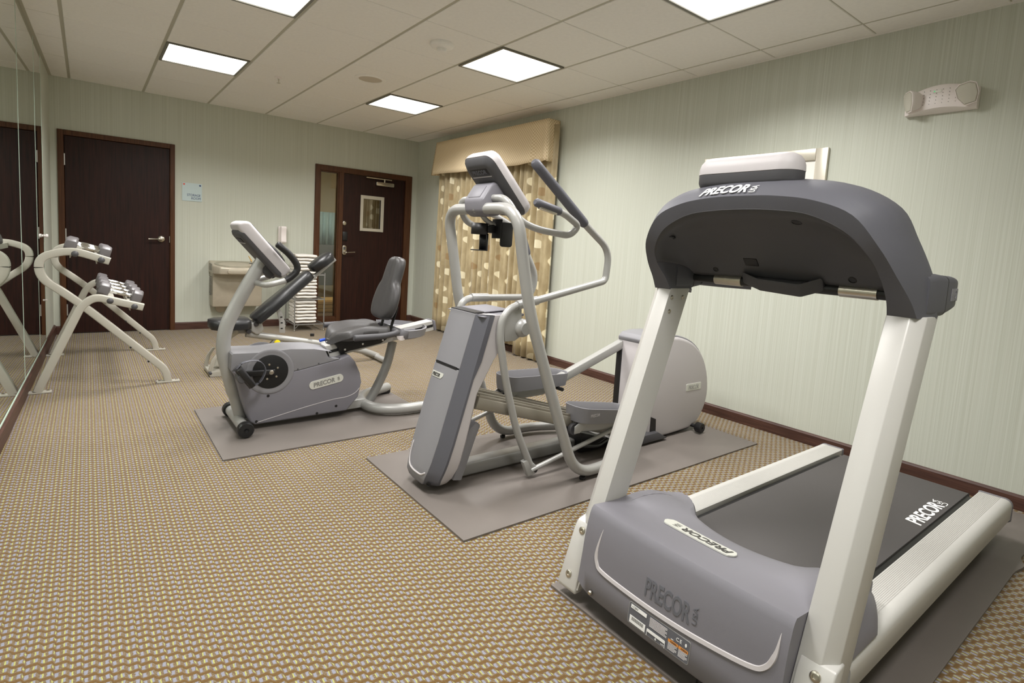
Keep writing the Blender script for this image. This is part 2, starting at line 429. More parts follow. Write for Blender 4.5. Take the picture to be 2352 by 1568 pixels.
def textmesh(body, bold=0.0, shear=0.0, thick=.02, space=1.0):
    cu = bpy.data.curves.new('t', 'FONT'); cu.body = body; cu.size = 1; cu.shear = shear; cu.offset = bold; cu.extrude = thick; cu.space_character = space
    cu.resolution_u = 3
    o = bpy.data.objects.new('t', cu); C.objects.link(o)
    dg = bpy.context.evaluated_depsgraph_get(); me = o.evaluated_get(dg).to_mesh()
    v = [tuple(p.co) for p in me.vertices]; f = [tuple(p.vertices) for p in me.polygons]
    o.evaluated_get(dg).to_mesh_clear(); bpy.data.objects.remove(o); bpy.data.curves.remove(cu)
    x0 = min(p[0] for p in v); x1 = max(p[0] for p in v); y0 = min(p[1] for p in v); y1 = max(p[1] for p in v)
    return v, f, x0, x1, y0, y1
def lettering(name, body, o, right, upv, parent, mat, width=None, height=None, bold=0.0, shear=0.0, thick=.0012, warp=None, space=1.0):
    """raised letters whose lower-left corner is o; width along 'right', height along 'upv'"""
    v, f, x0, x1, y0, y1 = textmesh(body, bold, shear, space=space)
    right = Vector(right).normalized(); upv = Vector(upv).normalized(); nn = right.cross(upv)
    kx = width/(x1-x0) if width else None; ky = height/(y1-y0) if height else None
    kx = kx or ky; ky = ky or kx
    g = G(); pts = []
    for p in v:
        a, b, c = (p[0]-x0)*kx, (p[1]-y0)*ky, (p[2]+.02)/.04*thick
        pts.append(warp(a, b, c) if warp else Vector(o)+right*a+upv*b+nn*c)
    g.add(pts, f)
    return g.make(name, mat, parent, smooth=False, fix=False)

# ================================================================ ROOM
def lx(y): return -0.157+0.026*y          # the mirrored wall stands slightly out of square
YF = -8.45
g = G().add([(lx(0.12)-.02, .12, 0), (XR+.12, .12, 0), (XR+.12, YF-.1, 0), (lx(YF)-.1, YF-.1, 0)], [(0, 1, 2, 3)])
fl = G().box(lx(YF)-.1, XR+.1, YF-.1, .1, -.06, 0).make('floor', 'carpet', smooth=False); struct(fl)
tag(fl, 'brown woven carpet floor with rows of lavender dots and yellow ticks', 'floor')
g = G().prism([(lx(.12), .12), (lx(YF), YF), (lx(YF)-.12, YF), (lx(.12)-.12, .12)], 'z', 0, CEIL+.05)
wl = struct(g.make('wall_left', 'wallpaper', smooth=False)); tag(wl, 'pale green wall behind the tall mirror panels', 'wall')
wr = struct(G().box(XR, XR+.12, YF, .12, 0, CEIL+.05).make('wall_right', 'wallpaper', smooth=False)); tag(wr, 'long pale green wall with fine vertical stripes behind the machines', 'wall')
wf = struct(G().box(lx(YF)-.12, XR+.12, YF-.12, YF, 0, CEIL+.05).make('wall_front', 'wallpaper', smooth=False)); tag(wf, 'pale green wall opposite the two doors', 'wall')
D1 = (-.102, .900, 2.060); D2 = (2.432, 3.790, 2.066)
g = G()
for x0, x1, z0 in ((lx(0)-.1, D1[0], 0), (D1[0], D1[1], D1[2]), (D1[1], D2[0], 0), (D2[0], D2[1], D2[2]), (D2[1], XR, 0)):
    g.box(x0, x1, 0, .12, z0, CEIL+.05)
wb = struct(g.make('wall_back', 'wallpaper', smooth=False)); tag(wb, 'pale green striped wall holding the two dark wooden doors', 'wall')

# ---- ceiling: slab, grid bars, and every tile on its own
ce = struct(G().box(lx(YF)-.1, XR+.1, YF-.1, .1, CEIL+.014, CEIL+.06).make('ceiling', 'grid', smooth=False))
tag(ce, 'suspended ceiling of square off-white tiles in a metal grid', 'ceiling')
ylines = [-1.506+T*k for k in range(-11, 3)]
ylines = [YF]+ylines+[0]
g = G()
for k in range(0, 7): g.box(k*T-.012, k*T+.012, YF, 0, CEIL+.005, CEIL+.0135)
for y in ylines[1:-1]: g.box(lx(y), XR, y-.012, y+.012, CEIL+.0052, CEIL+.0137)
g.make('grid_bar', 'grid', ce, smooth=False)['kind'] = 'stuff'
lightcells = {(ci, round(y0, 3)) for ci, y0 in LIGHT_CELLS}
tile_cache = {}
for j in range(len(ylines)-1):
    y0, y1 = ylines[j], ylines[j+1]
    for k in range(-1, 7):
        if (k, round(y0, 3)) in lightcells or any(k == a and abs(y0-b) < .01 for a, b in lightcells): continue
        xa = k*T+.011 if k >= 0 else None; xb = (k+1)*T-.011 if k < 6 else XR-.022
        ya, yb = y0+.004, y1-.004
        if k < 0:
            G().prism([(lx(ya)+.024, ya), (xb, ya), (xb, yb), (lx(yb)+.024, yb)], 'z', CEIL, CEIL+.0138).make('ceiling_tile', 'tile', ce, smooth=False)
            continue
        key = (round(xb-xa, 3), round(yb-ya, 3))
        if key not in tile_cache:
            hx, hy = (xb-xa)/2, (yb-ya)/2
            gg = G().loft([[(-hx, -hy, .0138), (hx, -hy, .0138), (hx, hy, .0138), (-hx, hy, .0138)], [(-hx, -hy, .003), (hx, -hy, .003), (hx, hy, .003), (-hx, hy, .003)],
                           [(-hx+.003, -hy+.003, 0), (hx-.003, -hy+.003, 0), (hx-.003, hy-.003, 0), (-hx+.003, hy-.003, 0)]])
            o = gg.make('ceiling_tile', 'tile', ce, smooth=False); tile_cache[key] = o
        else:
            o = tile_cache[key].copy(); C.objects.link(o); o.parent = ce
        o.location = ((xa+xb)/2, (ya+yb)/2, CEIL)
# wall angles under the ceiling edge
g = G().prism([(lx(0), 0), (lx(YF), YF), (lx(YF)+.024, YF), (lx(0)+.024, 0)], 'z', CEIL-.002, CEIL+.012)
tag(struct(g.make('trim_1', 'grid', smooth=False)), 'thin metal angle where the ceiling meets the mirrored wall', 'trim')
tag(struct(G().box(XR-.022, XR, YF, 0, CEIL-.001, CEIL+.012).make('trim_2', 'tile', smooth=False)), 'thin metal angle where the ceiling meets the curtained wall', 'trim')

# ---- baseboards
def base_prof(x0, y0, x1, y1, h, t, side):
    d = Vector((x1-x0, y1-y0, 0)).normalized(); n = Vector((-d.y, d.x, 0))*side
    pr = [(0, 0), (t, 0), (t, h-.012), (t*.55, h-.004), (t*.4, h), (0, h)]
    return G().loft([[Vector((x, y, 0))+n*a+Vector((0, 0, b)) for a, b in pr] for x, y in ((x0, y0), (x1, y1))])
o = base_prof(XR, 0, XR, YF, .078, .014, -1).make('baseboard_right', 'base_wood', smooth=False); tag(struct(o), 'dark brown baseboard along the curtained wall', 'baseboard')
o = base_prof(lx(0), 0, lx(YF), YF, .098, .02, 1).make('baseboard_left', 'base_wood', smooth=False); tag(struct(o), 'dark brown baseboard under the mirrors', 'baseboard')
g = G()
for a, b in ((lx(0)+.02, D1[0]), (D1[1], D2[0]), (D2[1], XR-.014)):
    t = base_prof(a, 0, b, 0, .085, .014, -1); g.add(t.v, t.f)
tag(struct(g.make('baseboard_back', 'base_wood', smooth=False)), 'dark brown baseboard between the two doors', 'baseboard')

# ---- mirrors on the left wall
pan = [(-.90, -1.43), (-1.43, -2.43), (-2.43, -3.65), (-3.65, -4.87), (-4.87, -6.09), (-6.09, -7.31), (-7.31, -8.3)]
plab = ['narrow mirror panel at the far end of the wall of mirrors', 'tall mirror panel behind the dumbbell rack, next to the narrow end panel',
        'tall mirror panel just nearer than the dumbbell rack', 'tall mirror panel at the very edge of the picture, nearest in view', 'mirror panel beside the treadmill, out of the picture', 'mirror panel beside the camera, out of the picture', 'mirror panel behind the camera, out of the picture']
for (ya, yb), lb in zip(pan, plab):
    r = thing('mirror_panel', lb, 'mirror', (lx((ya+yb)/2)+.003, (ya+yb)/2, .105), 'mirror panels on the left wall')
    def mp(y, o): return (lx(y)+o, y)
    G().prism([mp(ya-.001, .001), mp(yb+.001, .001), mp(yb+.001, .006), mp(ya-.001, .006)], 'z', .100, CEIL-.006).make('mirror_glass', 'mirror', r, smooth=False)
    for y0, y1 in ((ya-.001, ya-.006), (yb+.006, yb+.001)):
        G().prism([mp(y0, .0061), mp(y1, .0061), mp(y1, .0072), mp(y0, .0072)], 'z', .100, CEIL-.006).make('edge_strip', 'glass_edge', r, smooth=False)
    G().prism([mp(ya, .0061), mp(yb, .0061), mp(yb, .009), mp(ya, .009)], 'z', .0985, .106).make('bottom_channel', 'glass_edge', r, smooth=False)
    if ya == -.90:
        G().lathe((lx(-.93)+.007, -.93, 1.022), (1, 0, 0), [(.011, 0), (.011, .012), (.016, .014), (.016, .026), (.012, .03)], 14).make('clip', 'white', r)
        G().lathe((lx(-.93)+.007, -.93, .46), (1, 0, 0), [(.008, 0), (.008, .012), (.006, .014)], 12).make('clip', 'white', r)

# ---- ceiling fittings
lab = {(1, 0): 'lit square ceiling light toward the storage room door', (4, 0): 'lit square ceiling light nearest the glazed door, seen above the elliptical',
       (1, 1): 'lit square ceiling light cut by the top picture edge near the mirrors', (4, 1): 'lit square ceiling light beside the smoke detector',
       (4, 2): 'lit square ceiling light cut by the top picture edge above the treadmill', (1, 2): 'square ceiling light ahead of the camera, out of the picture beside the mirrors', (1, 3): 'added unseen ceiling light almost over the camera, filling in the treadmill front'}
for ci, y0 in LIGHT_CELLS:
    for b in (LIGHT_ROWS.index(y0),):
        x0, x1, y1 = ci*T, ci*T+T, y0+T
        r = thing('ceiling_light', lab[(ci, b)], 'light', ((x0+x1)/2, (y0+y1)/2, CEIL), 'square ceiling lights')
        G().box(x0+.03, x1-.03, y0+.03, y1-.03, CEIL+.001, CEIL+.008).make('diffuser', 'diffuser', r, smooth=False)
        g = G()
        for q in ((x0+.012, x0+.03, y0+.012, y1-.012), (x1-.03, x1-.012, y0+.012, y1-.012), (x0+.03, x1-.03, y0+.012, y0+.03), (x0+.03, x1-.03, y1-.03, y1-.012)):
            g.box(*q, CEIL-.006, CEIL+.0135)
        g.make('frame', 'light_frame', r, smooth=False)
r = thing('ceiling_speaker', 'round flush ceiling speaker grille between the sprinkler and the smoke detector', 'speaker', (2.112, -2.43, CEIL))
G().lathe((2.112, -2.43, CEIL), (0, 0, -1), [(.098, -.003), (.135, 0), (.135, .003), (.118, .008), (.103, .009), (.1, .004), (.098, -.003)], 40).make('ring', 'tile', r)
g = G().lathe((2.112, -2.43, CEIL), (0, 0, -1), [(.1, -.001), (.1, .004), (0, .006)], 40)
g.make('grille', plain('speaker_grille', (206, 196, 180), .7, 0, .2, 900, .6), r)
r = thing('smoke_detector', 'round off-white smoke detector on the ceiling', 'smoke detector', (2.113, -3.668, CEIL))
G().lathe((2.113, -3.668, CEIL), (0, 0, -1), [(.083, 0), (.085, .014), (.078, .024), (.06, .031), (.03, .033)], 32).make('base', 'tile', r)
G().lathe((2.113, -3.668, CEIL), (0, 0, -1), [(.034, .03), (.034, .038), (.03, .039), (.03, .044), (.034, .045), (.031, .057), (.013, .061)], 24).make('sensor_head', 'tile', r)
g = G()
for k in range(3): g.box(2.113-.05+k*.006, 2.113-.046+k*.006, -3.668-.026, -3.668-.012, CEIL-.031, CEIL-.024)
g.make('vent', 'dgrey', r)
r = thing('sprinkler', 'small ceiling sprinkler head beyond the storage room light', 'sprinkler', (1.511, -1.794, CEIL))
G().lathe((1.511, -1.794, CEIL), (0, 0, -1), [(.036, 0), (.036, .003), (.014, .006), (.01, .012)], 20).make('escutcheon', 'white', r)
G().lathe((1.511, -1.794, CEIL), (0, 0, -1), [(.007, .01), (.005, .03), (.004, .045), (.016, .047), (.016, .049), (.003, .05)], 14).make('nozzle', 'steel', r)

# ---- door 1 (storage room)
d1 = thing('door_1', 'dark flush wooden door with lever handle beside the storage room sign', 'door', (.4, 0, 0)); struct(d1)
g = G().box(D1[0], D1[0]+.05, -.018, .1, 0, D1[2]).box(D1[1]-.046, D1[1], -.018, .1, 0, D1[2]).box(D1[0]+.05, D1[1]-.046, -.018, .1, 2.010, D1[2])
g.box(D1[0]+.05, D1[0]+.064, .012, .1, 0, 2.01).box(D1[1]-.06, D1[1]-.046, .012, .1, 0, 2.01).box(D1[0]+.064, D1[1]-.06, .012, .1, 1.996, 2.01)
g.make('frame', 'frame_wood', d1, bevel=.003, smooth=False)
G().box(D1[0]+.055, D1[1]-.051, .004, .045, .008, 2.005).make('door_leaf', 'dark_wood', d1, bevel=.002, smooth=False)
for z in (1.77, 1.024, .25):
    G().lathe((D1[0]+.053, -.006, z-.058), (0, 0, 1), [(.004, 0), (.0085, .002), (.0085, .114), (.004, .118)], 12).make('hinge', 'hinge', d1)
h = G().lathe((.772, .004, 1.02), (0, -1, 0), [(.038, 0), (.038, .006), (.03, .016), (.014, .02), (.012, .05)], 28).make('handle', 'steel', d1)
G().tube(fillet([(.772, -.042, 1.02), (.75, -.05, 1.02), (.65, -.046, 1.015)], .03), [.013]*5+[.011]*2+[.008, .008], 12, sx=.8).make('lever', 'steel', h)
G().box(.846, .851, -.0185, .002, .985, 1.055).make('strike_plate', 'steel', d1, smooth=False)

# ---- door 2 (glazed sidelight and vision panel)
d2 = thing('door_2', 'dark wooden door with small window, closer and glazed sidelight', 'door', (3.1, 0, 0)); struct(d2)
X0, X1, ZT = D2
g = G().box(X0, X0+.062, -.02, .11, 0, ZT).box(X1-.095, X1, -.02, .11, 0, ZT).box(X0+.062, X1-.095, -.02, .11, 1.996, ZT)
g.box(2.742, 2.802, -.02, .11, 0, 1.996).box(X0+.062, 2.742, -.02, .11, 0, .085)
g.make('frame', 'frame_wood', d2, bevel=.003, smooth=False)
g = G().box(2.494, 2.506, -.006, .06, .085, 1.996).box(2.73, 2.742, -.006, .06, .085, 1.996).box(2.506, 2.73, -.006, .06, .085, .1).box(2.506, 2.73, -.006, .06, 1.982, 1.996)
g.make('glazing_bead', 'frame_wood', d2, smooth=False)
g = G().box(3.694, 3.72, .0, .004, 0, 1.99).box(2.803, 3.695, .002, .006, 1.985, 1.996); 
G().box(2.506, 2.73, .022, .028, .1, 1.982).make('sidelight_glass', 'glass', d2, smooth=False)
g = G()
for q in ((2.805, 3.085, .008, 1.99), (3.338, 3.692, .008, 1.99), (3.085, 3.338, .008, 1.297), (3.085, 3.338, 1.691, 1.99)):
    g.box(q[0], q[1], .006, .05, q[2], q[3])
g.make('door_leaf', 'dark_wood', d2, smooth=False)
g = G().box(3.045, 3.085, -.008, .006, 1.257, 1.737).box(3.338, 3.382, -.008, .006, 1.257, 1.737).box(3.085, 3.338, -.008, .006, 1.257, 1.297).box(3.085, 3.338, -.008, .006, 1.691, 1.737)
vf = g.make('vision_frame', 'champagne', d2, bevel=.003, smooth=False)
G().box(3.085, 3.338, .02, .026, 1.297, 1.691).make('vision_glass', 'glass_dark', vf, smooth=False)
G().lathe((2.828, .006, 1.343), (0, -1, 0), [(.034, 0), (.034, .006), (.026, .018), (.02, .02), (.008, .021)], 24).make('deadbolt', 'steel', d2)
G().box(2.806, 2.876, -.014, .006, 1.115, 1.232).make('card_reader', 'black', d2, bevel=.008)
h = G().prism([(2.838+a, .988+b) for a, b in rrect(.056, .125, .026)], 'y', -.012, .006).make('handle', 'steel', d2, bevel=.003)
G().prism([(2.838+a, 1.012+b) for a, b in rrect(.026, .04, .006)], 'y', -.014, -.0115).make('keypad', 'dgrey', h)
G().tube(fillet([(2.838, -.01, .957), (2.838, -.055, .957), (2.97, -.05, .967)], .02), [.015]*3+[.011]*4+[.007, .006], 12, sx=.8).make('lever', 'steel', h)
cl = G().prism([(3.37+a, 1.907+b) for a, b in rrect(.26, .05, .012)], 'y', -.055, .006).make('door_closer', 'steel', d2, bevel=.004)
G().box(3.10, 3.466, -.05, -.03, 1.968, 1.98).make('closer_arm', 'steel', cl, smooth=False)
G().cyl((3.362, -.04, 1.93), (3.362, -.04, 1.976), .011).make('spindle', 'steel', cl)

# ---- corridor seen through the sidelight
tag(struct(G().box(1.4, 5.2, .12, 3.0, -.06, 0).make('floor_corridor', 'hall_floor', smooth=False)), 'dim corridor floor seen through the glass strip', 'floor')
g = G().box(1.4, 5.2, 3.0, 3.1, 0, 2.6).box(1.3, 1.4, .12, 3.1, 0, 2.6).box(5.2, 5.3, .12, 3.1, 0, 2.6)
tag(struct(g.make('wall_corridor', 'hall_wall', smooth=False)), 'tan corridor wall seen through the glass strip', 'wall')
tag(struct(G().box(1.4, 5.2, .12, 3.1, 2.5, 2.6).make('ceiling_corridor', 'hall_wall', smooth=False)), 'corridor ceiling seen through the glass strip', 'ceiling')
q = [(3.247,1.5639),(3.5788,1.5923),(3.2614,0.9917),(3.5959,1.008)]
xs = [q[0][0]-.1+i*(q[1][0]-q[0][0]+.2)/48 for i in range(49)]
g = G().grid([[(x, 2.4+.03*math.sin(x*60), z) for x in xs] for z in (q[2][1], q[0][1])])
o = g.make('sheer_curtain', 'sheer', solid=.004); tag(o, 'pale blue sheer curtain seen through the glass strip by the door', 'curtain')

# ---- corridor furniture behind the glass
q = [(2.8314,0.192),(3.0944,0.1886),(2.8382,-0.0774),(3.1016,-0.0593)]
cx0, cx1, cz1 = q[0][0]-.12, q[1][0]+.25, q[0][1]
r = thing('chest_of_drawers', 'pale wooden chest of drawers seen through the glass strip', 'chest', ((cx0+cx1)/2, 1.2, 0))
G().box(cx0, cx1, 1.02, 1.45, .0, cz1).make('body', 'pale_wood', r, bevel=.004, smooth=False)
for k in range(3): G().box(cx0+.015, cx1-.015, 1.0, 1.02, .02+k*(cz1-.03)/3, .01+(k+1)*(cz1-.03)/3).make('drawer', 'pale_wood', r, bevel=.003, smooth=False)
q = [(3.0397,1.0061),(3.3429,1.0209),(3.0561,0.3551),(3.3623,0.3563)]
r = thing('dark_bench', 'dark box-shaped bench in the corridor beyond the glass strip', 'bench', (q[0][0]+.2, 1.95, 0))
G().box(q[0][0]-.15, q[1][0]+.2, 1.7, 2.2, q[2][1], q[0][1]).make('body', 'dgrey', r, bevel=.02)
for x in (q[0][0]-.12, q[1][0]+.14): G().box(x, x+.05, 1.75, 2.15, 0, q[2][1]).make('leg', 'black', r, smooth=False)

# ---- storage room sign
r = thing('room_sign', 'pale square sign reading STORAGE ROOM beside the dark door', 'sign', (1.066, -.004, 1.56))
G().box(.969, 1.164, -.006, -.0005, 1.462, 1.662).make('plate', 'sign', r, bevel=.002, smooth=False)
lettering('lettering', 'STORAGE', (1.018, -.0062, 1.516), (1, 0, 0), (0, 0, 1), r, 'navy', width=.132, height=.027, bold=.0)
lettering('lettering', 'ROOM', (1.060, -.0062, 1.480), (1, 0, 0), (0, 0, 1), r, 'navy', width=.09, height=.027, bold=.0)
G().cyl((.988, -.006, 1.645), (.988, -.0075, 1.645), .0095, 20).make('red_dot', 'red', r)
G().cyl((1.145, -.006, 1.641), (1.145, -.0075, 1.641), .0095, 20).make('blue_dot', 'navy', r)

# ---- drinking fountain
r = thing('drinking_fountain', 'wall-hung metal drinking fountain right of the storage sign', 'fountain', (1.51, -.18, .28))
bx0, bx1 = 1.247, 1.775
G().box(bx0, bx1, -.2, -.001, .278, .68).make('cabinet', 'fountain', r, bevel=.012, ang=30)
pr = [(bx0-.012, -.001), (bx1+.02, -.001), (bx1+.02, -.26), (bx1-.03, -.34), (bx1-.14, -.375), (bx0+.16, -.375), (bx0+.05, -.35), (bx0-.012, -.28)]
zt_ = lambda y, e=0: .803+.165*y+e
G().loft([[(x, y, .662) for x, y in pr], [(x, y, zt_(y)-.001) for x, y in pr]]).make('basin', 'fountain', r, bevel=.012, seg=3)
rim = [[(1.49+.225*k*math.cos(a*PI/20), -.19+.15*k*math.sin(a*PI/20), zt_(-.19+.15*k*math.sin(a*PI/20), z)) for a in range(40)] for k, z in ((1.0, -.004), (1.0, .004), (.95, .005), (.9, .0), (.5, -.004))]
G().loft(rim).make('bowl', 'steel', r)
G().prism([(1.5+a, .698+b) for a, b in rrect(.26, .05, .024)], 'y', -.381, -.372).make('push_bar', 'fountain', r, bevel=.003)
g = G()
for k in range(14): g.box(bx0-.0135, bx0-.011, -.19, -.06, .62-k*.016+.01*0, .626-k*.016)
for k in range(5): g.box(bx0-.0135, bx0-.011, -.21, -.06, .70+k*.016, .706+k*.016)
g.make('louver', 'dgrey', r, smooth=False)
b = G().lathe((1.665, -.12, .785), (0, 0, 1), [(.024, 0), (.022, .012), (.012, .018), (.01, .03)], 18).make('bubbler', 'chrome', r)
G().prism([(1.68, .81), (1.665, .835), (1.640, .872), (1.636, .869), (1.655, .83), (1.66, .81)], 'y', -.135, -.105).make('mouth_guard', 'pale_wood', b)
G().lathe((1.355, -.03, .243), (0, -1, 0), [(.052, -.03), (.052, .004), (.048, .008), (.008, .009), (.007, .012)], 28).make('drain_cover', 'fountain', r)

# ---- wall phone
r = thing('wall_phone', 'white wall telephone above the towel rack', 'phone', (2.04, -.03, 1.14))
G().prism([(2.03+a, 1.145+b) for a, b in rrect(.07, .2, .012)], 'y', -.03, -.001).make('cradle', 'white', r, bevel=.004)
hs = [( -.005, 1.04), (-.052, 1.04), (-.066, 1.06), (-.058, 1.10), (-.052, 1.15), (-.058, 1.20), (-.066, 1.232), (-.05, 1.25), (-.005, 1.25)]
G().prism([(a-.026, b) for a, b in hs], 'x', 2.012, 2.076).make('handset', 'white', r, bevel=.008, seg=3)
G().tube(fillet([(2.045, -.045, 1.045), (2.045, -.05, 1.0), (2.035, -.03, .9), (2.03, -.015, .78)], .05), .004, 8).make('cord', 'white', r)

# ---- emergency light
ey = lambda v: -6.135+v      # v: + is farther
r = thing('emergency_light', 'white twin-head emergency light high on the striped wall', 'light', (XR-.04, -6.135, 2.13))
E_ = [(-5.978,2.0545),(-6.3025,2.0483),(-6.2891,2.1665),(-5.9884,2.1883)]
ya, yb = max(p[0] for p in E_), min(p[0] for p in E_)
zb, zt = E_[0][1], 2.20
rings = []
for k in range(13):
    t = k/12; y = ya+(yb-ya)*t; s = math.sin(PI*t)
    d = .035+.022*s; zz = zt-.035*(1-s)*1.0; zl = zb+.022*s
    rings.append([(XR-.001, y, zb), (XR-.02, y, zb), (XR-d, y, zl), (XR-d-.004, y, zl+.02), (XR-d, y, zz-.01), (XR-d+.008, y, zz), (XR-.001, y, zz+.004)])
G().loft(rings).make('housing', 'white', r, ang=30)
g = G()
for i in range(8):
    for j in range(5):
        t = .18+.09*i; y = ya+(yb-ya)*t; d = .035+.022*math.sin(PI*t)
        g.cyl((XR-d-.002, y, zb+.045+j*.018), (XR-d-.0052, y, zb+.045+j*.018), .0016, 6)
g.make('vent_dot', 'dgrey', r)['kind'] = 'stuff'
ym = ya+(yb-ya)*.46
i_ = G().box(XR-.0615, XR-.055, ym-.02, ym+.02, zt-.043, zt-.029).make('indicator_window', 'paper', r, bevel=.002)
G().cyl((XR-.061, ym+.012, zt-.036), (XR-.0625, ym+.012, zt-.036), .003, 10).make('indicator_lamp', emit('green_led', (60, 200, 120), .6), i_)
def lamp_head(c, d, up_):
    d = Vector(d).normalized(); u = Vector(up_); u = (u-d*u.dot(d)).normalized(); s_ = d.cross(u); c = Vector(c)
    def ring(w_, h_, k): return [c+s_*a*1.0+u*b+d*k for a, b in [(-w_*.5, h_*.35), (-w_*.25, h_*.5), (w_*.25, h_*.5), (w_*.5, h_*.35), (w_*.5, -h_*.1), (w_*.28, -h_*.5), (-w_*.28, -h_*.5), (-w_*.5, -h_*.1)]]
    hd = G().loft([ring(.03, .04, -.07), ring(.07, .085, -.05), ring(.092, .11, -.015), ring(.096, .116, .0), ring(.088, .106, .001), ring(.086, .104, -.004)]).make('lamp_head', 'white', r, bevel=.004, ang=25)
    G().loft([ring(.086, .104, -.004), ring(.08, .097, .004), ring(.05, .06, .008)]).make('lens', 'lens', hd, ang=20)
    G().loft([ring(.07, .085, -.0055), ring(.02, .02, -.0045)]).make('reflector', 'steel', hd)
    return hd
lamp_head([(3.79,-6.0041,2.1192)][0], (-.55, .62, -.12), (0, 0, 1))
lamp_head([(3.79,-6.2682,2.1229)][0], (-.88, -.06, -.28), (0, .25, 1))

# ---- framed picture (behind the treadmill console)
r = thing('framed_picture', 'champagne-framed print on the striped wall behind the treadmill console', 'picture', (XR-.015, -5.13, 1.6))
y0, y1, z0, z1 = -4.69, -5.58, 1.22, 1.927
for q in ((y0, y0-.075, z0, z1), (y1+.075, y1, z0, z1), (y0-.075, y1+.075, z0, z0+.075), (y0-.075, y1+.075, z1-.075, z1)):
    G().box(XR-.028, XR-.001, q[1], q[0], q[2], q[3]).make('frame_rail', 'champagne', r, bevel=.006)
G().box(XR-.012, XR-.003, y1+.07, y0-.07, z0+.07, z1-.07).make('mat_board', 'paper', r, smooth=False)
G().box(XR-.0135, XR-.0118, -5.40, -4.87, 1.38, 1.77).make('print', plain('print_tint', (226, 222, 222), .7, var=.08, vscale=8), r, smooth=False)

# ---- valance and curtain
r = thing('valance', 'pale tan checked box valance above the patterned curtain', 'valance', (XR-.08, -1.85, 2.2))
ZT_, ZB_ = 2.445, 2.03
vx = XR-.145
ys = [-.80-i*(2.19)/60 for i in range(61)]
rows = []; uvs = []
for j in range(9):
    t = j/8; row = []
    for i, y in enumerate(ys):
        s = i/60
        fl_ = .02*t*math.sin(s*9)*.5+.012*t*math.sin(s*21+1)
        pleat = .055*t*max(0, min(1, (s-.90)/.018))-.05*t*max(0, min(1, (s-.955)/.03))
        yy = y+(.06*t*(1-s)**6) - .02*t*s**8
        row.append((vx-.02*t-fl_-.012+pleat, yy, ZT_+(ZB_-ZT_)*t+.012*t*math.sin(s*14)*.6)); uvs.append((y*.5, (ZT_+(ZB_-ZT_)*t)*.5))
    rows.append(row)
G().grid(rows).make('front_panel', 'check', r, solid=.006, uv=uvs, fix=False)
for nm, yy, sg in (('near', ys[-1], -1), ('far', ys[0], 1)):
    rows = []; uvs = []
    for j in range(9):
        t = j/8
        row = [(XR-.002-(XR-.002-(vx-.012-.02*t))*u/6, yy+sg*(.0+(.06*t if sg > 0 else .02*t))*(u/6)+(.008*math.sin(u*1.4))*t*sg, ZT_+(ZB_-ZT_)*t+.01*t*(1-u/6)) for u in range(7)]
        rows.append(row); uvs += [((p[0])*.5, p[2]*.5) for p in row]
    G().grid(rows).make('return_panel', 'check', r, solid=.005, uv=uvs, fix=False)
G().box(vx-.008, XR-.002, ys[-1], ys[0], ZT_-.01, ZT_).make('top_board', 'check', r, smooth=False, uv=[(0, 0)]*8)
r = thing('curtain', 'gold curtain panels patterned with pale discs below the valance', 'curtain', (XR-.08, -1.9, 0))
def drape(ya, yb, nw, zb):
    rows = []; uvs = []; N = 150
    for j in range(14):
        t = j/13; row = []
        for i in range(N+1):
            s = i/N; ph = s*nw*2*PI+.5*math.sin(s*17)
            dep = (.02+.012*t)*math.sin(ph)+.01*math.sin(ph*2.3+t)
            row.append((XR-.075-.012*t-dep, ya+(yb-ya)*s-.0*t+.008*math.cos(ph)*t, 2.40+(zb+.012*math.sin(ph)-2.40)*t)); uvs.append((s*abs(yb-ya)*.62*1.0, 2.4*(1-t)*.62))
        rows.append(row)
    return G().grid(rows), uvs
for a, b, n, zb in ((-.80, -1.92, 9, .02), (-1.90, -2.62, 6, .10), (-2.58, -3.06, 4, .012)):
    g, uv = drape(a, b, n, zb); g.make('curtain_panel', 'curtain', r, solid=.003, uv=uv, fix=False)
G().cyl((XR-.075, -.8, 2.40), (XR-.075, -2.96, 2.40), .012).make('rod', 'steel', r)

# ================================================================ TREADMILL
yt = -6.3425
tr = thing('treadmill', 'large grey treadmill with dark curved console and aluminium uprights nearest the camera', 'treadmill', (2.3, yt, .012))
P_ = lambda x, v, z: (x, yt+v, z)
# deck
G().prism([(1.62, .10), (3.26, .10), (3.30, .115), (3.30, .17), (3.27, .182), (1.62, .182)], 'y', yt-.285, yt+.285).make('deck', 'black', tr, bevel=.004)
bp = []
for k in range(13): a = -PI/2+PI*k/12; bp.append((3.285+.034*math.cos(a), .155+.034*math.sin(a)))
for k in range(13): a = PI/2+PI*k/12; bp.append((1.66+.034*math.cos(a), .155+.034*math.sin(a)))
bel = G().prism(bp, 'y', yt-.262, yt+.262).make('belt', 'belt', tr, ang=30)
lettering('lettering', 'PRECOR', P_(2.70, -.247, .1893), (1, 0, 0), (0, 1, 0), bel, 'white_ink', width=.31, height=.058, bold=.025, shear=.18, thick=.0008)
lettering('lettering', 'USA', P_(3.055, -.248, .1893), (0, 1, 0), (-1, 0, 0), bel, 'white_ink', width=.058, height=.036, bold=.0, thick=.0008)
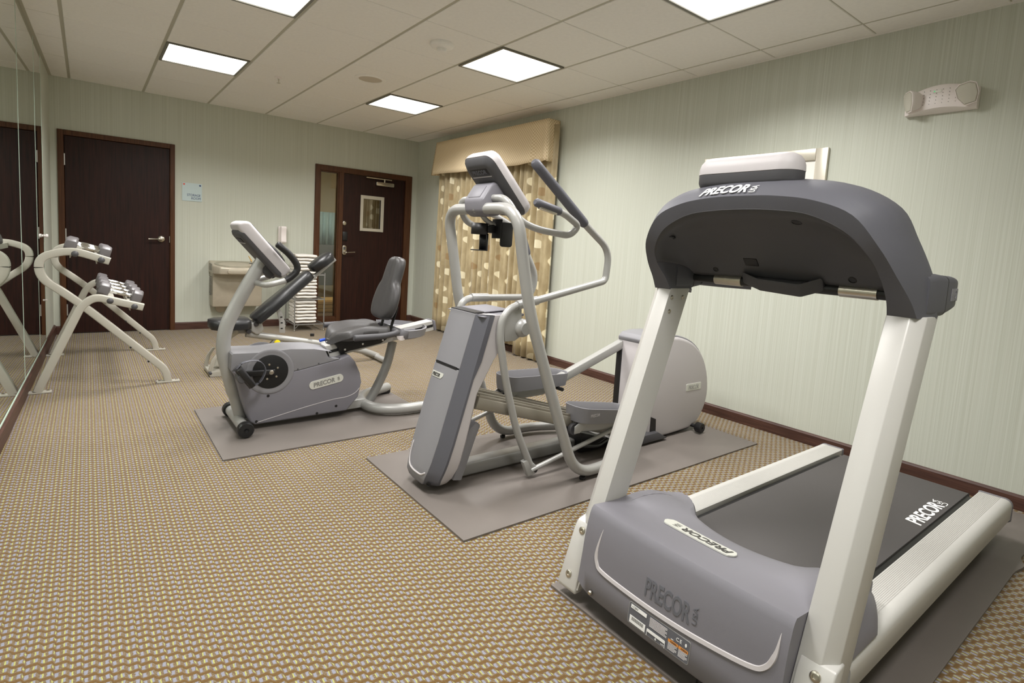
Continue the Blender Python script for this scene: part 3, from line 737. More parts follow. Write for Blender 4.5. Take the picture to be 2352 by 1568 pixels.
# side rails: ribbed aluminium with rounded outer edge and end caps
for sg, nm in ((1, 'far'), (-1, 'near')):
    o = [(.289, .170), (.289, .197)]
    for k in range(15): o += [(.292+k*.0052, .1985), (.2946+k*.0052, .2000)]
    for k in range(7): a = PI/2*(1-k/6); o.append((.378+.028*math.cos(a), .172+.028*math.sin(a)))
    o += [(.406, .116), (.398, .108), (.31, .108), (.31, .17)]
    G().loft([[P_(x, sg*a, b) for a, b in o] for x in (1.62, 3.335)]).make('side_rail', 'alu', tr, ang=50)
    o2 = [(.286, .166), (.286, .199)]+[(.292+k*.014, .2015) for k in range(6)]+[(.378+.03*math.cos(PI/2*(1-k/6)), .172+.03*math.sin(PI/2*(1-k/6))) for k in range(7)]+[(.408, .106), (.398, .098), (.308, .098), (.308, .166)]
    G().loft([[P_(3.335+d, sg*(a+( .35-a)*s), b+(.15-b)*s) for a, b in o2] for d, s in ((0, 0), (.014, .0), (.022, .06))]).make('end_cap', 'bgrey', tr, ang=50)
    # rear roller guard / foot
    G().prism([(3.02, .1), (3.02, .07), (3.05, .035), (3.07, .014), (3.13, .014), (3.15, .035), (3.2, .07), (3.24, .1)], 'y', yt+sg*.30, yt+sg*.36).make('rear_foot', 'black', tr, bevel=.004)
    G().prism([(1.72, .1), (1.75, .014), (1.83, .014), (1.86, .1)], 'y', yt+sg*.30, yt+sg*.36).make('front_foot', 'black', tr, bevel=.004)
G().tube(fillet([P_(2.92, -.36, .10), P_(3.0, -.37, .055), P_(3.08, -.37, .06), P_(3.12, -.34, .10)], .04), .004, 8).make('loop_cable', 'black', tr)
# uprights
sl = .355/.998
def upx(z): return 1.411+sl*(z-.065)
for sg in (1, -1):
    sec = lambda z: [(upx(z), sg*.335), (upx(z), sg*.388), (upx(z)+.026, sg*.418), (upx(z)+.11, sg*.418), (upx(z)+.118, sg*.412), (upx(z)+.118, sg*.340), (upx(z)+.112, sg*.335)]
    G().loft([[P_(a, b, z) for a, b in sec(z)] for z in (.05, 1.068)]).make('upright', 'alu', tr, bevel=.003, ang=20)
    br = [(upx(z)+d, z) for z, d in ((.035, .0), (.050, -.007), (.225, -.007), (.250, .0), (.258, .03), (.255, .045), (.05, .045), (.035, .03))]
    b = G().loft([[P_(a, sg*v, z) for a, z in br] for v in (.341, .4235)]).make('upright_bracket', 'alu', tr, bevel=.005, ang=40)
    for z in (.085, .225):
        x = upx(z)-.007
        G().lathe(P_(x, sg*.385, z), (-1, 0, .3), [(.0125, -.003), (.0125, .003), (.009, .005), (.006, .005), (.0055, .001), (0, .001)], 16).make('bolt', 'steel', b)
    if sg == 1:
        for x, z in ((.03, .985), (.085, 1.035), (.02, 1.035)):
            G().lathe(P_(upx(z)+x, .336, z), (0, -1, 0), [(.0085, -.002), (.0085, .003), (.005, .005), (0, .003)], 12).make('bolt', 'steel', tr)
# motor hood
def hx(v): return 1.770+1.4*v*v
def fbul(v): return -.012*(1-(v/.337)**2)
rows = []
VS = [-.334+.668*k/28 for k in range(29)]
def sst(x, a, b): t = max(0, min(1, (x-a)/(b-a))); return t*t*(3-2*t)
def wtop(x):
    t = (x-1.50)/.43
    return .322+.018*math.sin(PI*max(0, min(1, t*1.1)))-.07*max(0, t)**3
def sect(v):
    e = abs(v)/.334; end = max(0, (e-.9)/.1)
    b = fbul(v); e2 = sst(abs(v), .17, .32)
    zc = .343; xr0 = hx(v); xr = xr0*(1-e2)+1.935*e2
    pts = [(1.47, .055+.02*end), (1.415+b+.006*end, .06+.025*end), (1.402+b, .075+.02*end), (1.408+b, .14), (1.415+b, .19), (1.42+b, .235), (1.428+b, .28), (1.438+b, .318)]
    pts += [(1.444+b, .333), (1.453+b, zc), (1.468+b, zc-.0015)]
    for k in range(1, 13):
        t = k/12; x = 1.468+b+(xr-1.468-b)*t
        tb = (x-1.468)/(xr0-1.468)
        tb = min(1, tb); zb = .3415-.055*tb-.0135*tb**6+.004*math.sin(PI*tb)
        pts.append((x, zb*(1-e2)+max(zb, wtop(x))*e2))
    zr = pts[-1][1]
    pts += [(xr+.006, zr-.010), (xr+.004, .17), (1.70, .10), (1.55, .07)]
    return pts
hood = G().loft([[P_(x, v, z) for x, z in sect(v)] for v in VS]).make('motor_hood', 'bgrey', tr, ang=40)
# wings over the side rails
for sg in (1, -1):
    def wsec(v):
        e = max(0, (v-.32)/.082); dz = .110*e**1.7; xe = 1.930-.14*e**2
        pts = [(1.50, .200), (1.50, wtop(1.5)-dz-.010), (1.512, wtop(1.512)-dz)]
        for k in range(1, 9):
            x = 1.512+(xe-1.512)*k/8; pts.append((x, max(.206, wtop(x)-dz)))
        zl = pts[-1][1]
        pts += [(xe+.005, max(.204, zl-.012)), (xe+.006, .2025)]
        return pts
    vs = [.30, .32, .335, .35, .365, .38, .392, .402]
    G().loft([[P_(x, sg*v, z) for x, z in wsec(v)] for v in vs]).make('hood_wing', 'bgrey', hood, ang=35)
    ec = []
    for k in range(9):
        v = .20+.13*k/8; w_ = sect(v)[-4]; zt = w_[1]-.004
        ec.append([P_(w_[0]+.003+.0, sg*v, zt+(.2035-zt)*j/3) for j in range(4)])
    G().grid(ec).make('wing_end', 'dgrey', hood, solid=.004, fix=False)
# groove ledge on the hood front
gl = spline([(-.312, .300), (-.308, .245), (-.29, .205), (-.25, .186), (-.12, .172), (0, .166), (.12, .166), (.235, .171), (.262, .186), (.271, .22), (.262, .295)], 6)
def hfront(v, z):
    tbl = [(.075, 1.402), (.14, 1.408), (.19, 1.415), (.235, 1.42), (.28, 1.428), (.318, 1.438)]
    for (z0, x0), (z1, x1) in zip(tbl, tbl[1:]):
        if z <= z1: return x0+(x1-x0)*(z-z0)/(z1-z0)+fbul(v)
    return 1.438+fbul(v)
rg = []
n = len(gl)
for i, p in enumerate(gl):
    v, z = p[0], p[1]; f = min(1, min(i, n-1-i)/7)
    a = gl[min(i+1, n-1)]; c = gl[max(i-1, 0)]; d = Vector((a[0]-c[0], a[1]-c[1])).normalized(); nn = Vector((-d.y, d.x))
    w = .0075*f+.0008; hgt = .0035*f+.0004
    ring = []
    for s, h in ((-w, -.003), (-w*.6, hgt), (w*.6, hgt*.6), (w, -.003)):
        vv, zz = v+nn.x*s, z+nn.y*s; ring.append(P_(hfront(vv, zz)-h, vv, zz))
    rg.append(ring)
G().loft(rg).make('ledge', 'lgrey', hood, ang=30)
def fw_(v0, z0, off=0.0): return lambda a, b, c: Vector(P_(hfront(v0-a, z0+b)-c-.0004-off, v0-a, z0+b))
lettering('lettering', 'PRECOR', (0, 0, 0), (1, 0, 0), (0, 1, 0), hood, 'grey_ink', width=.152, height=.055, bold=.02, shear=.0, warp=fw_(.068, .192))
lettering('lettering', 'USA', (0, 0, 0), (1, 0, 0), (0, 1, 0), hood, 'grey_ink', warp=lambda a, b, c: Vector(P_(hfront(-.09-(.012-b*0)-0, .2+a)-c-.0004, -.105+b-.0, .2+a)), width=.048, height=.014)
# rating sticker
ST = lambda a, b, c: Vector(P_(hfront(.112-a, .088+b)-c-.0006, .112-a, .088+b))
def patch(a0, a1, b0, b1, c0, c1, mat, nm, par, r=None):
    g = G(); na = 8
    if r:
        o = [(a+(a0+a1)/2, b+(b0+b1)/2) for a, b in rrect(a1-a0, b1-b0, r, 3)]
        g.loft([[ST(a, b, c) for a, b in o] for c in (c0, c1)])
    else:
        aa = [a0+(a1-a0)*k/na for k in range(na+1)]
        o = [(a, b0) for a in aa]+[(a, b1) for a in aa[::-1]]
        g.loft([[ST(a, b, c) for a, b in o] for c in (c0, c1)])
    return g.make(nm, mat, par, smooth=False)
stk = patch(0, .212, 0, .063, -.001, .0008, 'silver', 'rating_sticker', hood, .006)
patch(.0012, .2108, .0012, .0618, .0008, .001, plain('sticker_grey', (98, 99, 106), .5), 'sticker_face', stk, .005)
patch(.008, .066, .047, .058, .001, .0013, 'white_ink', 'white_box', stk)
patch(.008, .066, .004, .026, .001, .0013, 'white_ink', 'white_box', stk)
g = G()
for k in range(22):
    a = .0155+k*.002; w_ = (.0006, .0011, .0008)[k % 3]
    g.loft([[ST(*q, c) for q in ((a, .013), (a+w_, .013), (a+w_, .023), (a, .023))] for c in (.0013, .0016)])
g.make('barcode', 'dark_ink', stk, smooth=False)['kind'] = 'stuff'
lettering('lettering', '~120V', (0, 0, 0), (1, 0, 0), (0, 1, 0), stk, 'dark_ink', width=.024, height=.0065, thick=.0003, warp=lambda a, b, c: ST(.011+a, .0495+b, .0013+c))
patch(.072, .136, .013, .022, .001, .0013, 'white_ink', 'white_box', stk, .003)
patch(.072, .0735, .001, .016, .001, .0013, 'white_ink', 'white_box', stk); patch(.1345, .136, .001, .016, .001, .0013, 'white_ink', 'white_box', stk)
patch(.144, .176, .028, .036, .001, .0013, 'orange', 'orange_box', stk); patch(.178, .208, .028, .036, .001, .0013, 'orange', 'orange_box', stk)
lettering('lettering', 'WARNING', (0, 0, 0), (1, 0, 0), (0, 1, 0), stk, 'dark_ink', width=.021, height=.0045, bold=.02, thick=.0003, warp=lambda a, b, c: ST(.151+a, .0297+b, .0013+c))
lettering('lettering', 'ATTENTION', (0, 0, 0), (1, 0, 0), (0, 1, 0), stk, 'dark_ink', width=.020, height=.0045, bold=.02, thick=.0003, warp=lambda a, b, c: ST(.1855+a, .0297+b, .0013+c))
lettering('lettering', 'CE', (0, 0, 0), (1, 0, 0), (0, 1, 0), stk, 'white_ink', width=.018, height=.010, bold=.0, thick=.0003, warp=lambda a, b, c: ST(.168+a, .044+b, .001+c), space=1.2)
lettering('lettering', 'I/O', (0, 0, 0), (1, 0, 0), (0, 1, 0), stk, 'white_ink', width=.010, height=.005, thick=.0003, warp=lambda a, b, c: ST(.123+a, .004+b, .001+c))
g = G()
for a0, a1, b1, n_ in ((.078, .138, .056, 8), (.145, .174, .0255, 6), (.179, .207, .0255, 6)):
    for k in range(n_):
        b = b1-k*.0035; e = a1-(.006 if k % 3 == 2 else 0)
        g.loft([[ST(*q, c) for q in ((a0, b), ((a0+e)/2, b), (e, b), (e, b+.0012), ((a0+e)/2, b+.0012), (a0, b+.0012))] for c in (.001, .0012)])
g.loft([[ST(.2*1+.003*math.cos(k*PI/8)-.001, .048+.005*math.sin(k*PI/8), c) for k in range(16)] for c in (.001, .0013)])
g.loft([[ST(*q, c) for q in ((.152, .0385), (.160, .0385), (.160, .0405), (.152, .0405))] for c in (.001, .0012)])
g.loft([[ST(*q, c) for q in ((.1035, .0115), (.1035, .008), (.101, .008), (.1045, .004), (.108, .008), (.1055, .008), (.1055, .0115))] for c in (.001, .0013)])
g.make('small_print', 'white_ink', stk, smooth=False)['kind'] = 'stuff'
G().lathe(P_(1.394, .268, .088), (-1, 0, 0), [(.0075, -.003), (.0075, .003), (.005, .006), (.002, .006)], 12).make('screw', 'steel', hood)
# badge on the hood top
def htop(x, v):
    s = sect(v); top = [p for p in s if p[1] > .19 and p[0] > 1.446]
    for (x0, z0), (x1, z1) in zip(top, top[1:]):
        if x0 <= x <= x1 and x1 > x0: return z0+(z1-z0)*(x-x0)/(x1-x0)
    return .3
bc = (1.612, .038)
rowsb = []
for k in range(25):
    l_ = -.1225+.245*k/24; d_ = max(0, abs(l_)-.1005)/.022; hw_ = .029-.022*(1-math.sqrt(max(0, 1-d_*d_)))
    rowsb.append([P_(bc[0]+hw_*j/4, bc[1]+l_, htop(bc[0]+hw_*j/4, bc[1]+l_)+.003) for j in range(-4, 5)])
bdg = G().grid(rowsb).make('badge', 'badge', hood, solid=.004, smooth=False, fix=False)
TB = lambda a, b, c: Vector(P_(bc[0]+.0165-b, bc[1]-.108+a, htop(bc[0]+.0165-b, bc[1]-.108+a)+.0056+c))
lettering('lettering', 'PRECOR', (0, 0, 0), (1, 0, 0), (0, 1, 0), bdg, 'dark_ink', width=.165, height=.034, bold=.022, shear=.2, thick=.0006, warp=TB)
lettering('lettering', 'USA', (0, 0, 0), (1, 0, 0), (0, 1, 0), bdg, 'silver_d', width=.03, height=.02, thick=.0006,
          warp=lambda a, b, c: TB(.195-b, .003+a, c))
# console arch
def half(sg):
    st = [ # A (front crest), B (inner crease), E (upper edge), D (rear outer)
        ((1.766, .402, 1.064), (1.766, .337, 1.064), (1.83, .413, 1.064), (1.895, .413, 1.064)),
        ((1.735, .394, 1.105), (1.738, .340, 1.105), (1.815, .411, 1.11), (1.885, .411, 1.11)),
        ((1.675, .376, 1.165), (1.680, .340, 1.160), (1.77, .400, 1.172), (1.86, .398, 1.178)),
        ((1.625, .348, 1.232), (1.640, .322, 1.212), (1.71, .373, 1.252), (1.83, .368, 1.262)),
        ((1.600, .290, 1.308), (1.615, .272, 1.270), (1.665, .333, 1.333), (1.80, .330, 1.343)),
        ((1.592, .200, 1.345), (1.605, .185, 1.312), (1.650, .235, 1.386), (1.79, .235, 1.400)),
        ((1.590, .100, 1.360), (1.602, .092, 1.325), (1.648, .115, 1.406), (1.79, .115, 1.422)),
        ((1.590, .000, 1.363), (1.602, .000, 1.328), (1.648, .000, 1.410), (1.79, .000, 1.426))]
    return [[Vector((p[0], sg*p[1], p[2])) for p in s] for s in st]
far = half(1); near_ = half(-1)
A, B, E3, D = [spline([s[i] for s in far]+[s[i] for s in near_[:-1]][::-1], 5) for i in range(4)]
rings = []
for a, b, e, d in zip(A, B, E3, D):
    ctr = Vector((1.9, 0, 1.1)); out_ = (e-ctr); out_.x = 0; out_.normalize()
    m1 = a.lerp(e, .5)+out_*.004; m2 = e.lerp(d, .5)+out_*.006
    dn = d.lerp(ctr, .10)+Vector((.05, 0, -.02)); c = b+Vector((.13, 0, 0))
    a0 = a.lerp(b, .06)
    rings.append([Vector(P_(p.x, p.y, p.z)) for p in (a0, a+out_*.001, m1, e, m2, d, dn, c, b)])
con = G().loft(rings).make('console_arch', 'dgrey2', tr, ang=24)
# inner back panel of the console
rows = []
NB = len(B); lo = 10; 
for i in range(lo, NB-lo):
    b = B[i]; u = b.y/.34
    bot = Vector((1.875-.02*(abs(u))**3, .318*max(-1, min(1, u*1.0)), 1.112+.012*(abs(u))**2))
    row = []
    for k in range(11):
        t = k/10
        p = b.lerp(bot, t); 
        p = p + Vector((.028*math.sin(PI*t), 0, .010*math.sin(PI*t)))
        p.x += .022*(1-math.cos(min(1, t*6)*PI/2)) if t < .17 else .022
        row.append(P_(p.x, p.y, p.z))
    rows.append(row)
pn = G().grid(rows).make('console_back', 'dgrey', tr, solid=.004, ang=50, fix=False)
def prow(v, t):
    i = min(range(len(rows)), key=lambda i: abs(rows[i][5][1]-yt-v)); r_ = rows[i]
    k = int(t*10); f = t*10-k; a, b = Vector(r_[k]), Vector(r_[min(k+1, 10)]); return a.lerp(b, f), (b-a).normalized()
for v, t, rx in ((.272, .13, .013), (-.13, .14, .0145), (.24, .86, .010), (-.215, .86, .012)):
    p, d = prow(v, t); n_ = Vector((d.z, 0, -d.x)); n_ = -n_ if n_.x > 0 else n_
    G().lathe(p-n_*.001, n_, [(rx, 0), (rx, .004), (rx*.8, .005), (rx*.75, .0035), (0, .0035)], 16).make('screw_recess', 'black', pn)
p, d = prow(.085, .72); n_ = Vector((d.z, 0, -d.x)); n_ = -n_ if n_.x > 0 else n_
G().obox(p, Vector((0, .023, 0)), d*.016, n_*.0045).make('cable_socket', 'black', pn, bevel=.002)
# user-side face of the console, lower bar, grips and centre housing
rows2 = []
for i in range(lo, NB-lo, 2):
    d = D[i]; u = d.y/.42
    rows2.append([P_(d.x+.06, d.y*.93, d.z-.03), P_(d.x+.05+.06, d.y*.9, d.z-.12 if d.z > 1.25 else d.z-.04), P_(1.90, .315*u, 1.135)])
G().grid(rows2).make('display_panel', 'black', tr, solid=.004, fix=False)
G().cyl(P_(1.895, -.325, 1.112), P_(1.895, .325, 1.112), .017).make('front_bar', 'black', tr)
for v in (.19, -.22): G().tube([P_(1.895, v-.05, 1.112), P_(1.895, v+.05, 1.112)], .0195, 16).make('grip_sensor', 'steel', tr)
def hring(v, w, z0, x0, x1): return [P_(x0, v, z0), P_(x0-.02, v, z0+.04), P_(x0+.0, v, 1.13), P_(x1, v, 1.13), P_(x1, v, z0+.01)]
G().loft([hring(.13, 0, 1.105, 1.88, 1.93), hring(.06, 0, 1.087, 1.86, 1.95), hring(-.07, 0, 1.080, 1.86, 1.95), hring(-.13, 0, 1.105, 1.88, 1.93)]).make('sensor_housing', 'dgrey', tr, bevel=.006, ang=15)
# side arms with handrail stubs
for sg in (1, -1):
    secs = [(1.80, 1.066, 1.172, .337, .412), (1.86, 1.066, 1.178, .337, .419), (1.90, 1.068, 1.175, .338, .423), (1.96, 1.078, 1.174, .336, .423), (2.01, 1.083, 1.171, .328, .418), (2.045, 1.092, 1.160, .318, .408), (2.062, 1.106, 1.148, .315, .395), (2.067, 1.118, 1.135, .325, .38)]
    rg = []
    for x, z0, z1, v0, v1 in secs:
        rg.append([P_(x, sg*((v0+v1)/2+a), (z0+z1)/2+b) for a, b in rrect(v1-v0, z1-z0, min(.016, (z1-z0)*.4), 4)])
    ar = G().loft(rg).make('side_arm', 'dgrey2', tr, ang=40)
    rg = [[P_(x, sg*((.338+.423)/2+a), 1.1215+b) for a, b in rrect(.0855, .1075, .016, 4)] for x in (1.9045, 1.9085)]
    G().loft(rg).make('seam', 'black', ar, smooth=False)
    if sg < 0:
        lettering('lettering', 'PRECOR', P_(1.94, -.4228, 1.108), (1, 0, 0), (0, 0, 1), ar, 'mgrey', width=.072, height=.034, bold=.03, shear=.1, thick=.0015,
                  warp=lambda a, b, c: Vector(P_(1.94+a, -.4226+(.0045*max(0, (a-.02)/.05)**1.5)-c-.0006, 1.108+b)))
    else:
        G().tube(fillet([P_(1.96, .35, 1.105), P_(2.05, .31, 1.10), P_(2.10, .22, 1.10)], .06, 6), .026, 14).make('inner_grip', 'dgrey2', ar)
# display housing on top of the console
def slab_(z, ins, r=.05):
    return [P_(1.696+a, .042+b, z) for a, b in rrect(.108-2*ins, .318-2*ins, max(.008, r-ins), 7)]
G().loft([slab_(z, i) for z, i in ((1.438, .004), (1.440, .0), (1.458, .001), (1.473, .006), (1.484, .015), (1.491, .028), (1.4935, .045))]).make('display_housing', 'lgrey', tr, ang=50)
G().loft([slab_(z, i) for z, i in ((1.392, .030), (1.398, .014), (1.405, .005), (1.415, .001), (1.4385, .001))]).make('housing_skirt', 'dgrey', tr, ang=50)
# maker's name on the top of the arch front
def archtop(a, b, c):
    v = .14-a
    i = min(range(NB), key=lambda i: abs(A[i].y-v)); 
    j = i+1 if A[i].y > v else i-1; j = max(0, min(NB-1, j)); f = 0 if A[i].y == A[j].y else (v-A[i].y)/(A[j].y-A[i].y)
    aa = A[i].lerp(A[j], f); dd = E3[i].lerp(E3[j], f)
    d = (dd-aa).normalized(); n_ = Vector((-d.z, 0, d.x)).normalized()
    p = aa+d*(.010+b)+n_*(c+.0052); return Vector(P_(p.x, v, p.z))
lettering('lettering', 'PRECOR', (0, 0, 0), (1, 0, 0), (0, 1, 0), con, 'white_ink', width=.15, height=.042, bold=.028, shear=.2, warp=archtop)
lettering('lettering', 'USA', (0, 0, 0), (1, 0, 0), (0, 1, 0), con, 'white_ink', width=.034, height=.018, warp=lambda a, b, c: archtop(.156+.02-b, a, c))
# power cord under the hood
G().tube(fillet([(1.43, -6.455, .10), (1.405, -6.46, .03), (1.43, -6.50, .019), (1.5, -6.62, .02)], .03), .0045, 8).make('power_cord', 'black', tr)

# ---- rubber mats
def matt(x0, x1, y0, y1, label, crumple=None):
    nx, ny = 90, 30; rows = []
    for i in range(nx+1):
        row = []
        for j in range(ny+1):
            x = x0+(x1-x0)*i/nx; y = y0+(y1-y0)*j/ny
            z = .0085+.001*math.sin(x*7+y*5)*math.sin(y*9)
            if crumple: z, x, y = crumple(x, y, z)
            row.append((x, y, z))
        rows.append(row)
    g = G().grid(rows); n0 = len(g.v); m_ = ny+1
    loop = [j for j in range(m_)]+[i*m_+ny for i in range(1, nx+1)]+[nx*m_+j for j in range(ny-1, -1, -1)]+[i*m_ for i in range(nx-1, 0, -1)]
    lo_ = [(g.v[k][0], g.v[k][1], .0006) for k in loop]
    g.v += lo_; L = len(loop)
    g.f += [(loop[k], loop[(k+1) % L], n0+(k+1) % L, n0+k) for k in range(L)]
    o = g.make('rubber_mat', 'mat_rubber', ang=50)
    return tag(o, label, 'mat', 'rubber mats under the machines')
matt(.658, 1.96, -3.25, -4.20, 'dark rubber mat under the recumbent bike')
matt(1.293, 3.545, -4.515, -5.483, 'dark rubber mat under the elliptical trainer')
def cr_(x, y, z):
    d = math.exp(-((x-3.13)/.05)**2)*max(0, min(1, (-6.45-y)/.25)); 
    e = math.exp(-((x-3.24)/.06)**2)*max(0, min(1, (-6.45-y)/.25))
    z2 = z+.0035*d
    if x < 1.47: z2 += .0
    return z2, x, y-.016*d+.010*e
matt(1.40, 3.80, -5.885, -6.825, 'dark rubber mat under the treadmill', cr_)

# ================================================================ ELLIPTICAL
ye = -4.96
el = thing('elliptical_trainer', 'tall light grey elliptical trainer with swinging handlebars in the middle of the room', 'elliptical trainer', (2.2, ye, .01))
Q = lambda x, v, z: (x, ye+v, z)
def interp(tb, z):
    for a, b in zip(tb, tb[1:]):
        if z <= b[0]: f = (z-a[0])/(b[0]-a[0]); return a[1]+(b[1]-a[1])*f
    return tb[-1][1]
fr = [(.03, 1.375), (.045, 1.352), (.08, 1.346), (.851, 1.566)]
bk = [(.03, 1.455), (.1, 1.50), (.31, 1.548), (.48, 1.585), (.63, 1.668), (.81, 1.80), (.851, 1.83)]
hw = [(.03, .085), (.05, .12), (.09, .145), (.16, .158), (.25, .163), (.851, .163)]
zs = [.03, .04, .055, .08, .12, .16, .21, .25, .31, .40, .48, .55, .63, .70, .78, .83, .851]
rings = []
for z in zs:
    f, b, h = interp(fr, z), interp(bk, z), interp(hw, z)
    rings.append([Q(f+.012, h-.055, z), Q(f+.052, h, z), Q(b-.02, h, z), Q(b, h-.02, z), Q(b, -h+.02, z), Q(b-.02, -h, z), Q(f+.052, -h, z), Q(f+.012, -h+.055, z)])
G().loft(rings).make('shroud', 'lgrey', el, ang=30, bevel=0)
def fpan(z0, z1, nm, mat):
    zz = [z0]+[z for z in zs if z0 < z < z1]+[z1]; rg = []
    for z in zz:
        f, h = interp(fr, z), interp(hw, z); w_ = h-.052
        rg.append([Q(f+.02, w_, z), Q(f+.004, w_, z), Q(f, w_-.006, z), Q(f, -w_+.006, z), Q(f+.004, -w_, z), Q(f+.02, -w_, z)])
    return G().loft(rg).make(nm, mat, el, ang=30)
fpan(.03, .588, 'lower_front_panel', 'mgrey'); fpan(.597, .853, 'upper_front_panel', 'mgrey')
for sg in (1, -1):
    rg = []
    for z in zs:
        f, h = interp(fr, z), interp(hw, z); t = .028 if z > .56 else .012
        rg.append([Q(f+.004, sg*(h-.054), z), Q(f+.051, sg*(h+.001), z), Q(f+.051+t, sg*(h+.002), z), Q(f+.051+t, sg*(h-.01), z), Q(f+.02, sg*(h-.056), z)])
    G().loft(rg).make('edge_band', 'dgrey2', el, ang=30)
# vent slot, magazine slot and top tray
f = interp(fr, .59); G().prism([(f-.002, .586), (f+.03, .586), (f+.03, .599), (f+.001, .599)], 'y', ye-.095, ye+.095).make('vent_slot', 'black', el, smooth=False)
G().prism([(1.572, .846), (1.80, .858), (1.835, .852), (1.83, .84), (1.6, .835)], 'y', ye-.155, ye+.155).make('top_tray', 'bgrey', el, bevel=.006, ang=20)
G().prism([(1.574, .852), (1.628, .855), (1.628, .8605), (1.574, .8575)], 'y', ye-.10, ye+.115).make('magazine_slot', 'black', el, smooth=False)
G().prism([(1.635, .854), (1.79, .862), (1.79, .869), (1.64, .861)], 'y', ye-.09, ye+.12).make('tray_ledge', 'bgrey', el, bevel=.003)
fz = lambda v, z: interp(fr, z)
bd = [(.105, .535), (.105, .565), (-.005, .535+.032), (-.005, .54), (.015, .522), (.085, .520)]
o = [(.095, .522), (.1, .548), (-.0, .548), (-.0, .536), (.016, .522)]
bg = G().loft([[Q(interp(fr, z)-d, v, z) for v, z in o] for d in (-.003, .002)]).make('badge', 'badge', el, smooth=False)
lettering('lettering', 'PRECOR', (0, 0, 0), (1, 0, 0), (0, 1, 0), bg, 'dark_ink', width=.066, height=.017, bold=.03, shear=.15, warp=lambda a, b, c: Vector(Q(interp(fr, .527+b)-.0022-c, .092-a, .527+b)))
# bright ledge low on the front
arc = spline([(.088, .21), (.086, .15), (.068, .108), (.03, .092), (-.03, .090), (-.06, .094), (-.086, .11)], 5)
G().tube([Q(interp(fr, p[1])-.0005, p[0], p[1]) for p in arc], [.0015]+[.005]*(len(arc)-2)+[.0015], 6).make('ledge', 'lgrey', el)
G().lathe(Q(1.366, -.10, .058), (-1, -.6, -.2), [(.011, -.002), (.011, .003), (.008, .003), (.007, -.001), (0, -.001)], 14).make('screw_recess', 'black', el)
G().prism([(1.48, .06), (1.56, .30), (1.60, .33), (1.625, .31), (1.60, .25), (1.53, .05)], 'y', ye-.13, ye+.13).make('rear_cover', 'mgrey', el, bevel=.008, ang=25)
# base beam and U-shaped leg tube
G().prism([(1.45, .022), (3.02, .022), (3.02, .085), (1.45, .085)], 'y', ye-.045, ye+.045).make('base_beam', 'silver_d', el, bevel=.012, seg=3)
leg = lambda s: [Q(1.62, s*.10, 1.352), Q(1.635, s*.30, 1.352), Q(1.69, s*.30, 1.10), Q(1.735, s*.312, .88), Q(1.90, s*.33, .45), Q(2.07, s*.345, .045), Q(2.35, s*.34, .048), Q(2.62, s*.20, .055), Q(2.80, s*.04, .06)]
path = fillet([Q(1.62, 0, 1.352)]+leg(1)[1:], [.15, .2, .3, .3, .14, .12, .2, .1], 8)
for s in (1, -1):
    pp = fillet([Q(1.625, 0, 1.352)]+leg(s)[1:], [.15, .2, .3, .3, .14, .12, .2, .1], 8)
    G().tube(pp, .0275, 16).make('frame_tube', 'silver', el)
    G().lathe(Q(2.13, s*.345, .012), (0, 0, 1), [(.016, 0), (.016, .012), (.006, .014), (.006, .02)], 12).make('levelling_foot', 'black', el)
# ramp with two roller tracks
for v0 in (-.115, .10):
    g = G()
    a0, a1 = Vector(Q(1.58, v0, .432)), Vector(Q(2.78, v0, .075))
    g.rtube([a0, a1], .085, .062, (0, 0, 1), .01)
    tk = g.make('ramp_track', 'ramp', el, ang=50)
    d = (a1-a0).normalized(); n_ = Vector((-d.z, 0, d.x))
    for q in (-.036, .036): 
        s0 = a0+n_*.034+Vector((0, q, 0)); s1 = a1+n_*.034+Vector((0, q, 0))
        G().rtube([s0, s1], .008, .014, (0, 0, 1), .003).make('track_lip', 'ramp', tk)
G().prism([(2.36, .02), (2.36, .14), (2.62, .06), (2.75, .02)], 'y', ye-.10, ye+.09).make('ramp_lift', 'black_metal', el, bevel=.006)
G().cyl(Q(2.62, -.20, .045), Q(2.62, .20, .045), .026).make('cross_tube', 'silver_d', el)
G().tube(fillet([Q(2.30, -.17, .10), Q(2.42, -.17, .075), Q(2.52, -.15, .09)], .04), .012, 8).make('actuator', 'black_metal', el)
# rear drive housing
pf = [(2.885, .055), (2.885, .635), (2.90, .655)]
pf += [tuple(p)[:1]+tuple(p)[2:] for p in [tuple(q) for q in spline([(2.98, 0, .668), (3.13, 0, .664), (3.29, 0, .617), (3.41, 0, .53), (3.485, 0, .41), (3.515, 0, .28), (3.497, 0, .17), (3.43, 0, .075), (3.33, 0, .03)], 3)]]
pf += [(3.10, .022), (2.95, .022)]
hs_ = G().prism(pf, 'y', ye-.155, ye+.155).make('drive_housing', 'lgrey', el, bevel=.022, seg=4, ang=45)
top_o = [(2.878, .640), (2.905, .668)]+[(x, z+.010) for x, z in pf[3:13]]; top_i = [(2.88, .615)]+[(x, z-.035) for x, z in pf[3:13]]
G().prism(top_o+top_i[::-1], 'y', ye-.14, ye+.14).make('top_lid', 'mgrey', el, bevel=.008, seg=3)
for s in (1, -1):
    G().box(2.876, 2.90, ye+s*.122-.022, ye+s*.122+.022, .12, .60).make('arm_slot', 'black', el, bevel=.008)
G().prism([(2.905, .03), (2.905, .17), (2.955, .15), (2.965, .03)], 'y', ye-.158, ye-.10).make('crank_opening', 'black', el, smooth=False)
skx = [p for p in pf if p[1] < .30 and p[0] > 3.0]
G().prism([(x+.012, z-.008) for x, z in skx]+[(x-.05, z+.004) for x, z in skx][::-1], 'y', ye-.135, ye+.135).make('skirt', 'dgrey', el, bevel=.004)
bq = [(3.335+a, .318+b) for a, b in rrect(.165, .048, .007)]
